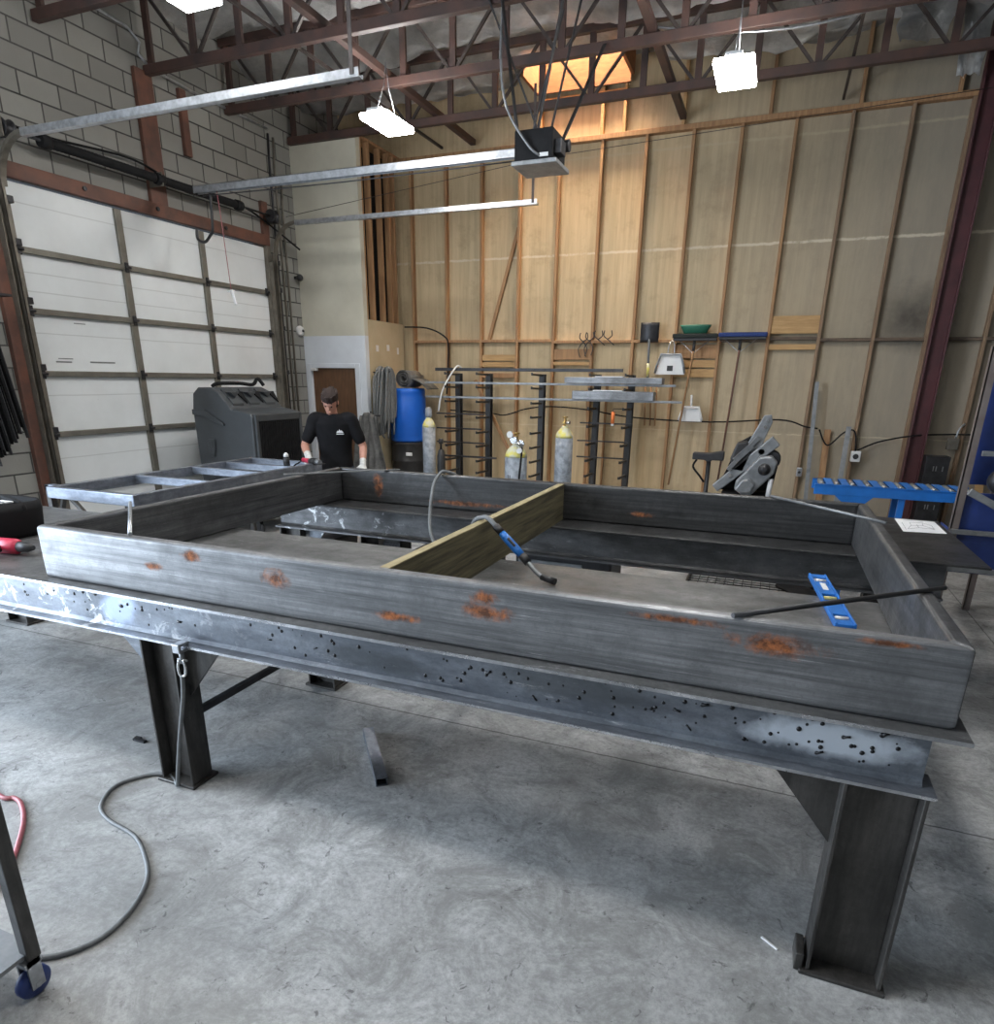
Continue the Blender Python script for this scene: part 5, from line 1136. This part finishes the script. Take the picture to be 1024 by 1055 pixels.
# angle grinder in his right hand
pc_, fwd, side, nrm = Vector(WR[-1]) + Vector((0, 0, 0)), None, None, None
gr = thing('angle_grinder', pw(-.2, -.42, 1.0)[:], 'red and black angle grinder in the worker\'s gloved hand on the frame', 'grinder')
ga, gb = Vector((-.275, -.355, 1.02)), Vector((-.10, -.5, 1.015))
obj('handle', MB().tube([pw(*ga), pw(*ga.lerp(gb, .25)), pw(*ga.lerp(gb, .6))], [.026, .024, .03], 12), M_red, gr)
obj('motor_body', MB().tube([pw(*ga.lerp(gb, .5)), pw(*ga.lerp(gb, .65)), pw(*ga.lerp(gb, .95))], [.03, .038, .036], 14), M_blk, gr)
obj('gear_head', MB().tube([pw(*ga.lerp(gb, .9)), pw(*ga.lerp(gb, 1.2))], [.034, .026], 12), M_grey, gr)
q = ga.lerp(gb, 1.15); obj('disc', MB().lathe([(.02, -.004), (.06, -.002), (.06, .002), (.02, .004)], pw(q.x, q.y, q.z-.012), 24, 'z'), M_blkm, gr)
obj('cord', MB().tube([pw(*ga), pw(-.33, -.3, .99), pw(-.4, -.4, .9), pw(-.42, -.5, .5), pw(-.45, -.5, .02)], .008, 7, True, 5), M_rub, gr)
# ---------------------------------------------------------------- camera, world, exposure
cam = bpy.data.cameras.new('camera'); co = bpy.data.objects.new('camera', cam); COL.objects.link(co)
cam.sensor_fit = 'HORIZONTAL'; cam.sensor_width = 36; cam.lens = 677.728/1024*36; cam.shift_x = 0; cam.shift_y = (619.183-527.5)/1024
cam.clip_start = .05; cam.clip_end = 100
r = Matrix([[0.927437504, 0.373783979, 0.012050408], [0.130361090, -0.292916521, -0.947209532], [-0.350521984, 0.880048549, -0.320388654]])
mw = Matrix.Identity(4)
for i in range(3): mw[i][0] = r[0][i]; mw[i][1] = -r[1][i]; mw[i][2] = -r[2][i]
mw[2][3] = 1.85
co.matrix_world = mw
sc.camera = co
wd = bpy.data.worlds.new('world'); sc.world = wd; wd.use_nodes = True
bg = wd.node_tree.nodes['Background']; bg.inputs[0].default_value = (.75, .85, 1, 1); bg.inputs[1].default_value = .05
sc.view_settings.view_transform = 'Standard'; sc.view_settings.look = 'None'; sc.view_settings.gamma = 1; sc.view_settings.use_curve_mapping = False
sc.view_settings.exposure = 0.95
